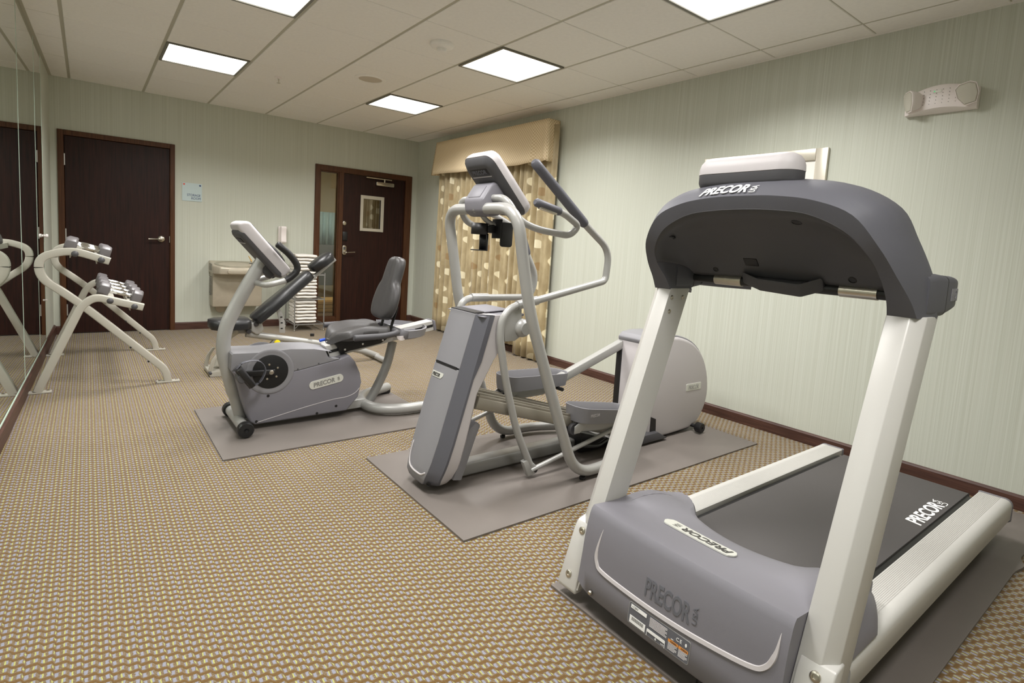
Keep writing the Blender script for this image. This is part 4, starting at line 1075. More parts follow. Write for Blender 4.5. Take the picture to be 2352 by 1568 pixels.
bp_ = G().prism(bq, 'y', ye-.158, ye-.150).make('badge', 'badge', el, bevel=.0015, smooth=False)
lettering('lettering', 'PRECOR', Q(3.275, -.158, .302), (1, 0, 0), (0, 0, 1), bp_, 'silver', width=.115, height=.03, bold=.03, shear=.1)
for s in (1, -1):
    G().lathe(Q(3.36, s*.215, .048), (0, s, 0), [(.012, -.2), (.012, -.03), (.03, -.025), (.034, -.02), (.034, .016), (.030, .02), (.009, .02), (.008, .014)], 20).make('transport_wheel', 'black', el)
G().prism([(2.80, .022), (2.80, .075), (2.95, .075), (3.05, .022)], 'y', ye-.19, ye-.14).make('axle_bracket', 'dgrey', el, bevel=.006)
# pedals, arms, wheels, link rods
def pedal(v, x0, z0, dz, crank):
    L_, W_ = .475, .165
    rg = []
    def out(w_, l_, r_): return rrect(l_, w_, r_, 6)
    lv = [(.74, -.0, .0), (.95, .002, .0), (1.0, .03, .0), (1.05, .075, 0), (1.02, .077, 0), (.965, .072, 0), (.93, .022, 0), (.5, .02, 0)]
    for k, h, _ in lv:
        rg.append([Q(x0+L_/2+a, v+b, z0+h+dz*(a+L_/2)/L_+ (.012*(1-a/L_*2)/2 if h > .06 else 0)) for a, b in out(W_*k, L_*(1-(1-k)*.35), .07*k)])
    p = G().loft(rg).make('pedal', 'mgrey', el, ang=40)
    for k in range(4):
        xx = x0+.09+k*.09
        G().box(xx, xx+.05, ye+v-.05, ye+v+.05, z0+.0215+dz*(xx-x0)/L_, z0+.0245+dz*(xx-x0)/L_).make('tread_pad', 'lgrey', p, smooth=False)
    c = Vector(Q(x0+.30, v, z0-.03+dz*.6)); 
    w0 = Vector(Q(x0+.02, v, z0-.035)); 
    G().rtube([w0+Vector((.0, 0, 0)), c, Vector(crank)], .05, .055, (0, 0, 1), .008).make('pedal_arm', 'silver', el, ang=50)
    for s in (-.045, .045):
        G().prism([(x0-.01, z0-.06), (x0+.03, z0-.06), (x0+.10, z0-.01), (x0+.03, z0+.0), (x0-.01, z0-.02)], 'y', ye+v+s-.004, ye+v+s+.004).make('wheel_bracket', 'silver', el, bevel=.002)
        wh = G().lathe(Q(x0-.022 if 0 else x0+.005, v+s*.4, z0-.042), (0, 1, 0), [(.008, -.012), (.030, -.012), (.033, -.008), (.033, .008), (.030, .012), (.008, .012)], 18).make('roller_wheel', 'dgrey', el)
    G().cyl(Q(x0+.38, v-.11, z0-.01+dz*.8), Q(x0+.38, v-.06, z0-.01+dz*.8), .011).make('pivot_pin', 'black', el)
    return p
pedal(.16, 1.945, .375, -.005, Q(2.93, .122, .60))
pedal(-.16, 2.20, .255, -.06, Q(2.95, -.122, .16))
lettering('lettering', 'PRECOR', (0, 0, 0), (1, 0, 0), (0, 0, 1), el.children[-1], 'lgrey', width=.07, height=.016, warp=lambda a, b, c: Vector(Q(2.268+a, -.2445-c*.6, .285+b)))
G().tube([Q(1.62, .19, .17), Q(2.35, .19, .37)], .0115, 10).make('link_rod', 'silver', el)
G().tube([Q(1.90, -.20, .05), Q(2.62, -.19, .185)], .0125, 10).make('link_rod', 'silver', el)
# swinging arms
n_low = [(1.903,-5.15,0.0276),(1.7989,-5.15,0.2702),(1.7082,-5.15,0.5445),(1.6622,-5.15,0.749),(1.6663,-5.15,0.832),(1.709,-5.15,0.8828),(1.7551,-5.15,0.9008)]
n_low[0] = (n_low[0][0], n_low[0][1], .075)
n_up = [(1.7551,-5.15,0.9008),(1.8736,-5.15,0.9224),(2.3554,-5.15,1.0236),(2.3711,-5.15,1.19),(2.1611,-5.15,1.3228)]
n_gr = [(2.1611,-5.15,1.3228),(1.8009,-5.15,1.587)]
arm = G().tube(fillet(n_low+n_up[1:], [.1, .1, .12, .06, .05, .05, .03, .03, .11], 7), .0185, 14).make('swing_arm', 'silver', el)
def grip(a, b, par):
    a, b = Vector(a), Vector(b); d = (b-a).normalized(); L = (b-a).length
    G().tube([a-d*.012, a, a+d*.012, a+d*L*.9, b-d*.012, b], [.0215, .025, .0255, .0245, .024, .015], 14).make('grip', 'dgrey2', par)
    G().tube([a+d*.10, b-d*.03], .0242, 8).make('sensor_strip', 'dgrey', par)
grip(n_gr[0], n_gr[1], arm)
foot = [(1.8639,0.0498),(1.9189,0.0451),(1.9772,-0.0166),(1.9736,-0.0442),(1.9384,-0.048),(1.8972,-0.0432)]
foot = [(x, max(z, .028)+0.0) for x, z in foot]
G().prism([(1.845, .105), (1.885, .115), (1.945, .062), (1.945, .035), (1.915, .024), (1.885, .022)], 'y', ye-.205, ye-.175).make('arm_foot', 'silver', arm, bevel=.005)
G().cyl(Q(1.928, -.21, .048), Q(1.928, -.17, .048), .011).make('pin', 'black', arm)
gu = [(1.6694,0.8257),(1.7146,0.8785),(1.7767,0.8982),(1.7882,0.7528),(1.7471,0.7294),(1.6868,0.7287)]
G().prism(gu, 'y', ye-.200, ye-.182).make('gusset', 'silver', arm, bevel=.004)
pv = [(1.7871,-5.12,0.791)]
G().lathe((pv[0][0], ye-.12, pv[0][2]), (0, -1, 0), [(.045, 0), (.045, .085), (.042, .095), (.03, .105), (.03, .115)], 22).make('pivot_boss', 'silver', el)
G().tube([n_up[0], Vector(n_up[0]).lerp(Vector(n_up[1]), 1.05)], .0225, 14).make('sleeve', 'silver', arm)
f_low = [(1.6688,-4.77,0.7185),(1.6632,-4.77,0.8116),(1.6863,-4.77,0.8758),(1.7399,-4.77,0.8961)]
f_up = [(1.7399,-4.77,0.8961),(1.8477,-4.77,0.8951),(2.1494,-4.77,0.8947),(2.1821,-4.77,1.0139),(2.0994,-4.77,1.1492)]
f_gr = [(2.0994,-4.77,1.1492),(1.9366,-4.77,1.4975)]
arm = G().tube(fillet([Q(1.62, .19, .17)]+f_low+f_up[1:], [.05, .1, .05, .05, .03, .08, .08], 7), .0185, 14).make('swing_arm', 'silver', el)
grip(f_gr[0], f_gr[1], arm)
G().lathe((pv[0][0], ye+.12, pv[0][2]), (0, 1, 0), [(.045, 0), (.045, .06), (.03, .08)], 22).make('pivot_boss', 'silver', el)
G().tube([f_up[0], f_up[1]], .0225, 14).make('sleeve', 'silver', arm)
# console, neck, fixed handrails, bottle cage
ca = Vector(Q(1.605, 0, 1.605)); cb = Vector(Q(1.855, 0, 1.345))       # top and bottom of the slab, mid-plane
cd = (cb-ca).normalized(); cn = Vector((-cd.z, 0, cd.x)); cn = cn if cn.x < 0 else -cn   # cn points to the back
cw = Vector((0, 1, 0)); cc = (ca+cb)/2; LH = (cb-ca).length/2
def slab(par, rows, nm, mat, ang=40, W=.125):
    return G().loft([[cc+cw*a+cd*b+cn*d for a, b in rrect(2*W*k, 2*LH*k2, r_, 6)] for d, k, k2, r_ in rows]).make(nm, mat, par, ang=ang)
slab(el, [(-.034, .90, .93, .04), (-.03, .96, .97, .045), (-.01, 1.0, 1.0, .05), (.014, .985, .99, .05)], 'console_rim', 'lgrey', 50)
bkp = slab(el, [(.012, .98, .985, .05), (.022, .94, .95, .045), (.038, .80, .84, .04), (.042, .72, .78, .035)], 'console_back', 'dgrey', 50)
slab(el, [(-.0345, .86, .9, .035), (-.036, .84, .88, .03)], 'console_screen', 'black', 50)
mk = cc-cd*LH*.60+cn*.0405
G().obox(mk, cw*.072, cd*.019, cn*.0025).make('maker_plate', 'black', bkp, bevel=.002)
lettering('lettering', 'PRECOR', mk+cn*.0024+cw*.062+cd*.012, -cw, -cd, bkp, 'grey_ink', width=.118, height=.024, bold=.03, shear=.15, thick=.001)
G().obox(mk+cd*.026+cn*.001, cw*.078, cd*.0022, cn*.003).make('bright_line', 'lgrey', bkp, smooth=False)
nk = lambda v: [Q(1.592, v, 1.392), Q(1.645, v, 1.472), Q(1.70, v, 1.492), Q(1.80, v, 1.44), Q(1.76, v, 1.36), Q(1.70, v, 1.325), Q(1.64, v, 1.312), Q(1.60, v, 1.335)]
G().loft([nk(-.082), nk(.082)]).make('neck', 'bgrey', el, bevel=.014, seg=3, ang=20)
nb = (Vector(Q(1.592, 0, 1.392))+Vector(Q(1.645, 0, 1.472)))/2; nd = (Vector(Q(1.645, 0, 1.472))-Vector(Q(1.592, 0, 1.392))).normalized(); nn_ = Vector((-nd.z, 0, nd.x)); 
G().obox(nb+nn_*.001, cw*.05, nd*.034, nn_*.0015).make('neck_plate', 'bgrey', el, bevel=.0015)
for s in (1, -1):
    hp = [Q(1.66, s*.07, 1.405), Q(1.645, s*.20, 1.40), Q(1.70, s*.235, 1.30), Q(1.80, s*.245, 1.268), Q(2.00, s*.26, 1.248), Q(2.045, s*.275, 1.30), Q(1.94, s*.29, 1.345), Q(1.89, s*.293, 1.358)]
    hr = G().tube(fillet(hp, [.08, .08, .06, .05, .05, .05, .03], 7), .0165, 14).make('handrail', 'silver', el)
    a, b = Vector(Q(1.895, s*.293, 1.357)), Vector(Q(1.735, s*.298, 1.388)); d = (b-a).normalized()
    G().tube([a, a+d*.006, b-d*.012, b], [.018, .0205, .0205, .012], 12).make('rail_grip', 'dgrey2', hr)
    G().obox((a+b)/2-Vector((0, 0, .012)), d*.055, Vector((0, .013, 0)), Vector((0, 0, .011))).make('pulse_sensor', 'steel', hr, bevel=.004)
bc_ = [(1.6405,1.3345),(1.682,1.2955),(1.7148,1.2787)]
G().tube(fillet([Q(bc_[0][0], .0, bc_[0][1]), Q(bc_[1][0], .0, bc_[1][1]), Q(bc_[2][0]+.02, 0, bc_[2][1])], .05), .0125, 12).make('cage_tube', 'silver', el)
bx = [(1.5957,1.2431),(1.6648,1.2411),(1.6948,1.1851),(1.8171,1.1801),(1.7406,1.2913),(1.8113,1.2569)]
c1 = Vector(Q(1.665, .03, 1.235))
cg = G()
ring = lambda z, r: [c1+Vector((r*math.cos(a), r*math.sin(a), z)) for a in [math.radians(20+k*20) for k in range(15)]]
rows = [ring(z, .042) for z in (-.005, .05)]
cage = G().grid(rows).make('bottle_holder', 'black', el, solid=.004, fix=False)
G().grid([[c1+Vector((.042*math.cos(a), .042*math.sin(a), z)) for a in [math.radians(-70+k*18) for k in range(8)]] for z in (-.085, .0)]).make('holder_wall', 'black', cage, solid=.004, fix=False)
G().lathe(c1+Vector((0, 0, -.085)), (0, 0, 1), [(.042, 0), (.042, .005)], 24).make('holder_base', 'black', cage)
c2 = Vector(Q(1.765, -.03, 1.235))
G().prism([(c2.x+a, c2.z+b) for a, b in rrect(.075, .12, .015)], 'y', c2.y-.03, c2.y-.024).make('tray_plate', 'black', cage, bevel=.002)
G().box(c2.x-.035, c2.x-.029, c2.y-.03, c2.y+.05, c2.z-.02, c2.z+.075).make('tray_plate', 'black', cage, bevel=.002)
G().prism([(c1.x+.02, 1.24), (c2.x-.02, 1.24), (c2.x-.02, 1.275), (c1.x+.05, 1.285), (c1.x+.02, 1.27)], 'y', ye-.012, ye+.03).make('holder_bracket', 'black', cage, bevel=.004)

# ================================================================ RECUMBENT BIKE
yk = -3.70
bk_ = thing('recumbent_bike', 'grey recumbent exercise bike with backrest seat and side grips', 'exercise bike', (1.4, yk, .01))
B_ = lambda x, v, z: (x, yk+v, z)
# front foot bar, wheels and post
G().cyl(B_(.822, -.21, .0535), B_(.822, .21, .0535), .031, 20).make('front_bar', 'silver', bk_)
for s in (1, -1):
    G().lathe(B_(.822, s*.20, .0535), (0, s, 0), [(.034, -.012), (.0425, -.008), (.0435, .0), (.0435, .034), (.040, .04), (.014, .042), (.012, .038), (.006, .036), (.005, .041), (0, .041)], 26).make('end_wheel', 'black', bk_)
pp = [(0.8461,-3.7,0.0379),(0.7894,-3.7,0.2613),(0.7392,-3.7,0.4743),(0.7518,-3.7,0.6098),(0.8493,-3.7,0.8233),(0.9497,-3.7,1.0057)]
pf_ = fillet(pp, [.1, .1, .1, .1], 6)
G().tube(pf_, [.034]*3+[.039]*(len(pf_)-3), 18).make('front_post', 'silver', bk_)
# drive housing
of = [(0.7661,0.4701),(0.7739,0.4771)]+[(0.9386,0.4724),(1.0895,0.4822),(1.2298,0.4736),(1.3401,0.4493)]+[(1.3004,0.4552),(1.3209,0.4091),(1.4547,0.4215),(1.4987,0.3692),(1.534,0.2905),(1.5451,0.2279),(1.5245,0.1334),(1.4506,0.0494),(0.8947,0.0396),(0.8659,0.0625),(0.8271,0.1855),(0.7911,0.3337),(0.7626,0.3821)]
mid = [(0.7627,0.3796),(1.0716,0.3402),(1.1327,0.348),(1.259,0.3724),(1.3911,0.3979),(1.4651,0.415)]
up_ = of[:8]+[mid[4], mid[3], mid[2], mid[1]]+[mid[0]]
lo_ = [mid[0], mid[1], mid[2], mid[3], mid[4]]+of[8:-1]
G().prism(up_, 'y', yk-.12, yk+.12).make('upper_cover', 'mgrey', bk_, bevel=.024, seg=4, ang=28)
lw = G().prism(lo_, 'y', yk-.1195, yk+.1195).make('lower_cover', 'bgrey', bk_, bevel=.012, seg=3, ang=40)
ax_ = [(0.9745,0.3547)]
ax, az = ax_[0]
for s in (-1, 1):
    G().lathe((ax, yk+s*.12, az), (0, s, 0), [(.135, -.004), (.135, .002), (.128, .006), (.118, .004), (.1, .003)], 44).make('disc_rim', 'mgrey', bk_)
    dc = G().lathe((ax, yk+s*.12, az), (0, s, 0), [(.101, -.002), (.101, .0055), (.097, .007), (.0, .007)], 44).make('crank_disc', plain('speckled_black', (22, 22, 23), .5, 0, .4, 260, .6), bk_)
    for k in range(5):
        a = 2*PI*k/5+.5
        G().lathe((ax+.045*math.cos(a), yk+s*.127, az+.045*math.sin(a)), (0, s, 0), [(.006, -.001), (.006, .003), (.003, .004)], 10).make('bolt', 'steel', dc)
    # crank, pedal, strap
    px = .158*(1 if s > 0 else -1)
    cr_b = Vector((ax, yk+s*.138, az)); pe = Vector((ax+px, yk+s*.142, az-.004*s))
    G().rtube([cr_b+Vector((.02*(1 if s < 0 else -1), 0, 0)), pe], .018, .034, (0, 0, 1), .006).make('crank_arm', 'black', bk_, ang=50)
    G().lathe(cr_b, (0, s, 0), [(.014, -.005), (.014, .010), (.010, .014), (.004, .014)], 14).make('crank_bolt', 'steel', bk_)
    pc = pe+Vector((0, s*.065, 0))
    tl = .95
    dx_ = Vector((math.cos(tl), 0, -math.sin(tl))); dz_ = Vector((math.sin(tl), 0, math.cos(tl)))
    pd = G().obox(pc, dx_*.065, Vector((0, .05, 0)), dz_*.014).make('pedal', 'black', bk_, bevel=.006)
    G().cyl(pe, pc, .008, 10).make('spindle', 'steel', pd)
    G().obox(pc-dx_*.0-Vector((0, s*-.0, 0)), dx_*.076, Vector((0, .006, 0)), dz_*.022).make('toe_rib', 'dgrey', pd, bevel=.004)
    G().lathe(pc-dx_*.01-dz_*.02, (0, 1, 0), [(.02, -.04), (.024, -.036), (.024, .036), (.02, .04)], 14).make('counterweight', 'dgrey', pd)
    st = [pc+dx_*.066-dz_*.006, pc+dx_*.078+dz_*.04, pc+dx_*.04+dz_*.105, pc-dx_*.025+dz_*.11, pc-dx_*.07+dz_*.045, pc-dx_*.066-dz_*.006]
    G().rtube(spline(st, 5), .032, .004, tuple(dz_), .001).make('pedal_strap', 'dgrey2', pd, ang=60)
# decoration of the lower cover
bc2 = [(1.3112,0.2584),(1.2087,0.236),(1.4233,0.2753)]
bcx, bcz = bc2[0]; bl = Vector((bc2[2][0]-bc2[1][0], 0, bc2[2][1]-bc2[1][1])); bw = bl.length; bl.normalize(); bu = Vector((-bl.z, 0, bl.x))
bo = Vector((bcx, yk-.1195, bcz))
o = rrect(bw, .052, .0255, 7)
bdg2 = G().loft([[bo+bl*a+bu*b+Vector((0, c, 0)) for a, b in o] for c in (.004, -.004)]).make('badge', 'badge', bk_, bevel=.0015, smooth=False)
lettering('lettering', 'PRECOR', bo-bl*bw*.38-bu*.014+Vector((0, -.004, 0)), bl, bu, bdg2, 'silver_d', width=bw*.62, height=.029, bold=.022, shear=.15, thick=.002)
lettering('lettering', 'USA', bo+bl*bw*.385-bu*.012+Vector((0, -.004, 0)), bu, -bl, bdg2, 'silver_d', width=.025, height=.014, thick=.002)
cl_ = [(0.9041,-3.82,0.0541),(1.0261,-3.82,0.0787),(1.1798,-3.82,0.1093),(1.3424,-3.82,0.1358),(1.4419,-3.82,0.1435),(1.4997,-3.82,0.1628),(1.5313,-3.82,0.1942)]
G().tube([Vector(p)+Vector((0, .0005, 0)) for p in spline(cl_, 4)], .0022, 6).make('crease', 'lgrey', lw)
for hp in [(0.9646,-3.82,0.2076),(0.9016,-3.82,0.0597),(1.2561,-3.82,0.0595),(1.3775,-3.82,0.0912)]:
    G().lathe(Vector(hp)+Vector((0, .002, 0)), (0, -1, 0), [(.0085, 0), (.0085, .0026), (.006, .003), (0, .0028)], 12).make('screw_hole', 'black', lw)
for hp in [(1.1327,-3.82,0.3507),(1.259,-3.82,0.3752),(1.391,-3.82,0.4008)]:
    G().lathe(Vector(hp)+Vector((0, .002, .004)), (0, -1, 0), [(.005, 0), (.005, .003), (.002, .004)], 10).make('screw', 'dgrey', lw)
# frame underneath, rear base, strut
fb = [(1.4578,0.0818),(1.6269,0.0931),(1.642,0.0211),(1.4719,0.0088)]
G().prism([(1.40, .035), (1.40, .09), (1.60, .095), (1.62, .04)], 'y', yk-.06, yk+.06).make('frame_box', 'silver', bk_, bevel=.004)
G().prism([(1.44, .0945), (1.54, .0955), (1.54, .0968), (1.44, .0958)], 'y', yk-.05, yk+.02).make('caution_label', 'paper', bk_, smooth=False)
G().prism([(.85, .04), (1.42, .04), (1.42, .06), (.85, .06)], 'y', yk-.04, yk+.04).make('frame_rail', 'silver_d', bk_, bevel=.004)
rb = fillet([B_(1.93, .30, .052), B_(1.70, .20, .052), B_(1.585, .0, .056), B_(1.63, -.18, .054), B_(1.78, -.245, .052), B_(2.02, -.25, .052)], [.12, .12, .1, .08], 7)
G().tube(rb, .034, 16).make('rear_base', 'silver', bk_)
for v, x in ((.305, 1.925), (-.25, 2.0)):
    G().box(x-.07, x+.015, yk+v-.04, yk+v+.04, .012, .045).make('rubber_foot', 'black', bk_, bevel=.008)
so = [(1.8124,-3.7,0.4646),(1.7765,-3.7,0.2995),(1.7136,-3.7,0.1628),(1.6507,-3.7,0.0527)]
G().tube(fillet(so, [.12, .12], 6), .031, 16).make('rear_strut', 'silver_d', bk_)
# seat rail
ra = [(1.3217,0.4725),(2.0984,0.6085),(2.1164,0.5406),(1.3577,0.3901)]
a, b, c, d = ra
G().prism([a, b, c, d], 'y', yk-.045, yk+.045).make('seat_rail', 'alu', bk_, bevel=.004, smooth=False)
m0 = ((a[0]+d[0])/2, (a[1]+d[1])/2); m1 = ((b[0]+c[0])/2, (b[1]+c[1])/2)
G().obox(((m0[0]+m1[0])/2, yk-.0455, (m0[1]+m1[1])/2), Vector((m1[0]-m0[0], 0, m1[1]-m0[1]))*.49, (0, .003, 0), (0, 0, .009)).make('rail_groove', 'black', bk_, smooth=False)
G().prism([(b[0]-.004, b[1]+.006), (b[0]+.018, b[1]+.002), (c[0]+.016, c[1]), (c[0]-.004, c[1]-.006)], 'y', yk-.052, yk+.052).make('rail_cap', 'bgrey', bk_, bevel=.004)
# carriage
cg_ = [(1.3608,0.5066),(1.7609,0.5164),(1.6958,0.4719),(1.64,0.4605),(1.4722,0.4336),(1.4176,0.4144),(1.399,0.4616)]
G().prism(cg_, 'y', yk-.07, yk+.07).make('seat_carriage', 'black_metal', bk_, bevel=.004)
for hp in [(1.4437,-3.775,0.4452),(1.564,-3.775,0.4751),(1.7054,-3.775,0.4932)]:
    G().lathe(Vector(hp)+Vector((0, .012, 0)), (0, -1, 0), [(.007, -.004), (.007, .008), (.004, .009)], 10).make('bolt', 'chrome', bk_)
sv = [(1.4084,-3.62,0.498),(1.3277,-3.62,0.485)]
G().tube([sv[0], sv[1]], [.009, .0105], 12).make('adjust_lever', 'blue', bk_)
# seat
rows = []
sx0, sx1 = 1.345, 1.725
for i in range(21):
    t = i/20; x = sx0+(sx1-sx0)*t
    w_ = .205*(min(1, (t/.20)**.55) if t < .2 else 1)*(1 if t < .9 else 1-.25*((t-.9)/.1)**2)
    zc = .545+.055*math.sin(PI*min(1, t*1.4)*.55) - .012*t
    th = .045+.03*t*0
    row = []
    for j in range(17):
        s = -1+2*j/16
        rise = .028*abs(s)**2.2*(1 if t > .25 else t/.25) - .008*math.exp(-(s/.22)**2)
        edge = -.055*max(0, (abs(s)-.8)/.2)**2 - (.05*(1-t/.15)**2 if t < .15 else 0)
        row.append(B_(x, s*w_, zc+rise+edge))
    rows.append(row)
top = rows; bot = [[(p[0], yk+(p[1]-yk)*.86, .512+.018*(i/20)) for p in r_] for i, r_ in enumerate(rows)]
rg = [r_+bt[::-1] for r_, bt in zip(top, bot)]
G().loft(rg).make('seat', 'seat', bk_, ang=60, sub=1)
# backrest
bb, bt_ = Vector(B_(1.715, 0, .628)), Vector(B_(1.838, 0, 1.058))
bd_ = (bt_-bb); LB = bd_.length; bd_.normalize(); bn = Vector((-bd_.z, 0, bd_.x))
prof = [(0, .075), (.04, .12), (.10, .150), (.20, .168), (.32, .168), (.44, .155), (.53, .135), (.57, .112), (.62, .105), (.75, .104), (.88, .098), (.95, .085), (1.0, .05)]
rg = []
for t, h in prof:
    c = bb+bd_*LB*t
    dent = .012*math.exp(-((t-.62)/.3)**2)
    e = .055 if .03 < t < .97 else .03
    ring = []
    for a, d in ((-1, -.012), (-1.0, .004), (-.92, e*.55), (-.72, e*.78), (-.3, e*.72), (0, e*.68-dent), (.3, e*.72), (.72, e*.78), (.92, e*.55), (1.0, .004), (1, -.012), (.85, -.03), (0, -.035), (-.85, -.03)):
        ring.append(c+Vector((0, h*a, 0))+bn*d)
    rg.append(ring)
G().loft(rg).make('backrest', 'seat', bk_, ang=70, sub=1)
for s in (.075, -.075):
    q = fillet([B_(1.66, s, .50), B_(1.745, s, .53), B_(1.765, s, .60), B_(1.80, s, .72)], .07, 6)
    G().rtube(q, .03, .009, (1, 0, 0), .003).make('back_bracket', 'black_metal', bk_, ang=60)
# side grips
for s in (1, -1):
    q = fillet([B_(1.76, s*.12, .565), B_(1.72, s*.27, .575), B_(1.62, s*.285, .562), B_(1.425, s*.275, .556)], [.07, .05], 7)
    G().tube([q[0], *q[1:-1], q[-1], q[-1]+Vector((-.006, 0, 0))], [.019]*(len(q)-1)+[.0205, .015], 14).make('side_grip', 'dgrey', bk_)
# tray behind the seat
def dsh(k, z, d=0):
    o = []
    for i in range(25):
        a = -PI/2+PI*i/24; o.append(B_(1.80+.235*k*math.cos(a)*1.0, .265*k*math.sin(a), z))
    for i in range(1, 10): o.append(B_(1.80-.02*k, .265*k*(1-2*i/10), z))
    return o
ty = G().loft([dsh(.80, .515), dsh(.95, .53), dsh(1.0, .582), dsh(.955, .584), dsh(.92, .552), dsh(.5, .548)]).make('tray', 'mgrey', bk_, ang=45)
G().box(1.86, 1.95, yk-.07, yk+.10, .546, .560).make('tray_island', 'mgrey', ty, bevel=.006)
G().lathe(B_(1.86, -.16, .5525), (0, 0, 1), [(.045, 0), (.045, .003), (.040, .003), (.038, .0)], 24).make('cup_ring', 'lgrey', ty)
tb = [(1.774,-3.92,0.5411)]
G().prism([(tb[0][0]+.036*math.cos(-PI*k/10), tb[0][2]+.030*math.sin(-PI*k/10)) for k in range(11)], 'y', yk-.215, yk-.208).make('tab', 'white', ty, smooth=False)
# console
na = [(0.796,1.1782),(1.0408,0.9076),(1.0895,0.9601),(0.8538,1.2308),(0.82,1.2307),(0.7868,1.2162)]
def sl_in(p, k): cx = sum(q[0] for q in na)/6; cz = sum(q[1] for q in na)/6; return (cx+(p[0]-cx)*k, cz+(p[1]-cz)*k)
cs = G().prism(na, 'y', yk-.115, yk+.115).make('console', 'lgrey', bk_, bevel=.022, seg=5, ang=25)
p0, p1 = Vector((na[0][0], 0, na[0][1])), Vector((na[1][0], 0, na[1][1])); dd = (p1-p0).normalized(); nn2 = Vector((dd.z, 0, -dd.x)); nn2 = nn2 if nn2.x < 0 else -nn2
L2 = (p1-p0).length
def bslab(ks, nm, mat, par):
    c = p0+dd*L2*.5; c.y = yk
    return G().loft([[c+Vector((0, a, 0))+dd*b+nn2*h for a, b in rrect(.23*k, L2*k2, .035, 5)] for h, k, k2 in ks]).make(nm, mat, par, ang=40)
cbk = bslab([(-.012, .99, .99), (.006, .96, .97), (.016, .84, .9)], 'console_back', 'dgrey', bk_)
c = p0+dd*L2*.17+nn2*.0165; c.y = yk
G().obox(c, (0, .065, 0), dd*.016, nn2*.0022).make('maker_plate', 'black', cbk, bevel=.002)
lettering('lettering', 'PRECOR', c+nn2*.0022+Vector((0, .055, 0))+dd*.010, (0, -1, 0), -dd, cbk, 'grey_ink', width=.105, height=.02, bold=.03, shear=.15, thick=.001)
G().obox(c+dd*.022, (0, .07, 0), dd*.002, nn2*.003).make('bright_line', 'lgrey', cbk, smooth=False)
f0, f1 = Vector((na[3][0], yk, na[3][1])), Vector((na[2][0], yk, na[2][1])); d3 = (f1-f0).normalized(); n3 = -nn2
G().obox((f0+f1)/2+n3*.0005, (0, .095, 0), d3*(f1-f0).length*.44, n3*.001).make('console_screen', 'black', bk_, smooth=False)
c = p0.lerp(p1, .80)+nn2*.02; c.y = yk
G().obox(c, (0, .035, 0), dd*.045, nn2*.03).make('console_neck', 'dgrey', bk_, bevel=.01)
for s in (1, -1):
    w0 = [(0.908,-3.7,0.8751),(0.9739,-3.7,0.8572)]
    e0 = [(0.9351,-3.86,0.8697),(1.0497,-3.86,0.9034),(1.1203,-3.86,0.9688),(1.0665,-3.86,1.0494),(0.9927,-3.86,1.1093)]
    pts = [Vector(w0[0])+Vector((0, 0, 0))]+[Vector(p) for p in e0]
    pts = [Vector((p.x, yk+(p.y-yk)*(-s), p.z)) for p in pts]
    full = fillet(pts, [.05, .03, .06, .05], 6)
    k = 10
    G().tube(full[:k+1], .0165, 12).make('handle_stub', 'silver', bk_)
    G().tube(full[k:]+[full[-1]+(full[-1]-full[-2]).normalized()*.006], [.0195]*(len(full)-k-1)+[.0195, .014], 14).make('hand_grip', 'black', bk_)

# ================================================================ WEIGHT BENCH
yw = -2.25
wb_ = thing('weight_bench', 'black padded incline weight bench standing behind the recumbent bike', 'bench', (1.5, yw, 0))
W_ = lambda x, v, z: (x, yw+v, z)
def pad(a, b, th, widths, nm, par):
    a, b = Vector(a), Vector(b); d = b-a; L = d.length; d.normalize(); n_ = Vector((-d.z, 0, d.x)); rg = []
    for t, w_, k in widths:
        c = a+d*L*t
        rg.append([c+Vector((0, p*k, 0))+n_*(q*k) for p, q in [(-w_, -th*.5), (-w_-.004, 0), (-w_, th*.30), (-w_*.93, th*.45), (0, th*.55), (w_*.93, th*.45), (w_, th*.30), (w_+.004, 0), (w_, -th*.5)]])
    return G().loft(rg).make(nm, 'vinyl', par, ang=50)
sq = [(0.8879,0.402),(1.1928,0.4009)]
pad(W_(sq[0][0], 0, .405), W_(sq[1][0], 0, .41), .075, [(0, .06, .6), (.03, .10, .9), (.2, .145, 1), (.85, .15, 1), (.97, .14, .95), (1, .12, .7)], 'seat_pad', wb_)
bq2 = [(1.2507,0.3987),(1.7032,0.8088),(1.7257,0.8286),(1.9026,0.9667)]
bv = [Vector(W_(p[0], 0, p[1])) for p in bq2]
bdir = (bv[1]-bv[0]).normalized(); bnn = Vector((-bdir.z, 0, bdir.x))
pad(bv[0]+bnn*.035, bv[1]+bnn*.03, .07, [(0, .10, .75), (.03, .115, .97), (.3, .125, 1), (.55, .115, 1), (.62, .10, 1), (.9, .10, 1), (.98, .095, .95), (1, .085, .7)], 'back_pad', wb_)
pad(bv[2]+bnn*.05, bv[3]+bnn*.05, .07, [(0, .06, .7), (.06, .085, .95), (.5, .105, 1), (.85, .10, 1), (1, .07, .75)], 'head_pad', wb_)
G().rtube([bv[0]-bnn*.012, bv[3]-bnn*.004], .05, .028, tuple(bnn), .004).make('back_rail', 'silver', wb_, ang=60)
mt = [(1.1703,-2.25,0.3129),(1.893,-2.25,0.1706),(2.2243,-2.25,0.09)]
G().tube(fillet([mt[0], mt[1], (mt[2][0], yw, mt[2][2]), (2.36, yw, .03)], [.1, .08], 6), .029, 14).make('main_tube', 'silver', wb_)
G().cyl(W_(2.34, -.26, .03), W_(2.34, .26, .03), .028).make('rear_foot', 'silver', wb_)
ft = fillet([W_(1.10, 0, .345), W_(1.03, 0, .30), W_(.965, 0, .06)], .08, 6)
G().tube(ft, [.034]*len(ft[:-1])+[.040], 14).make('front_leg', 'rack_paint', wb_)
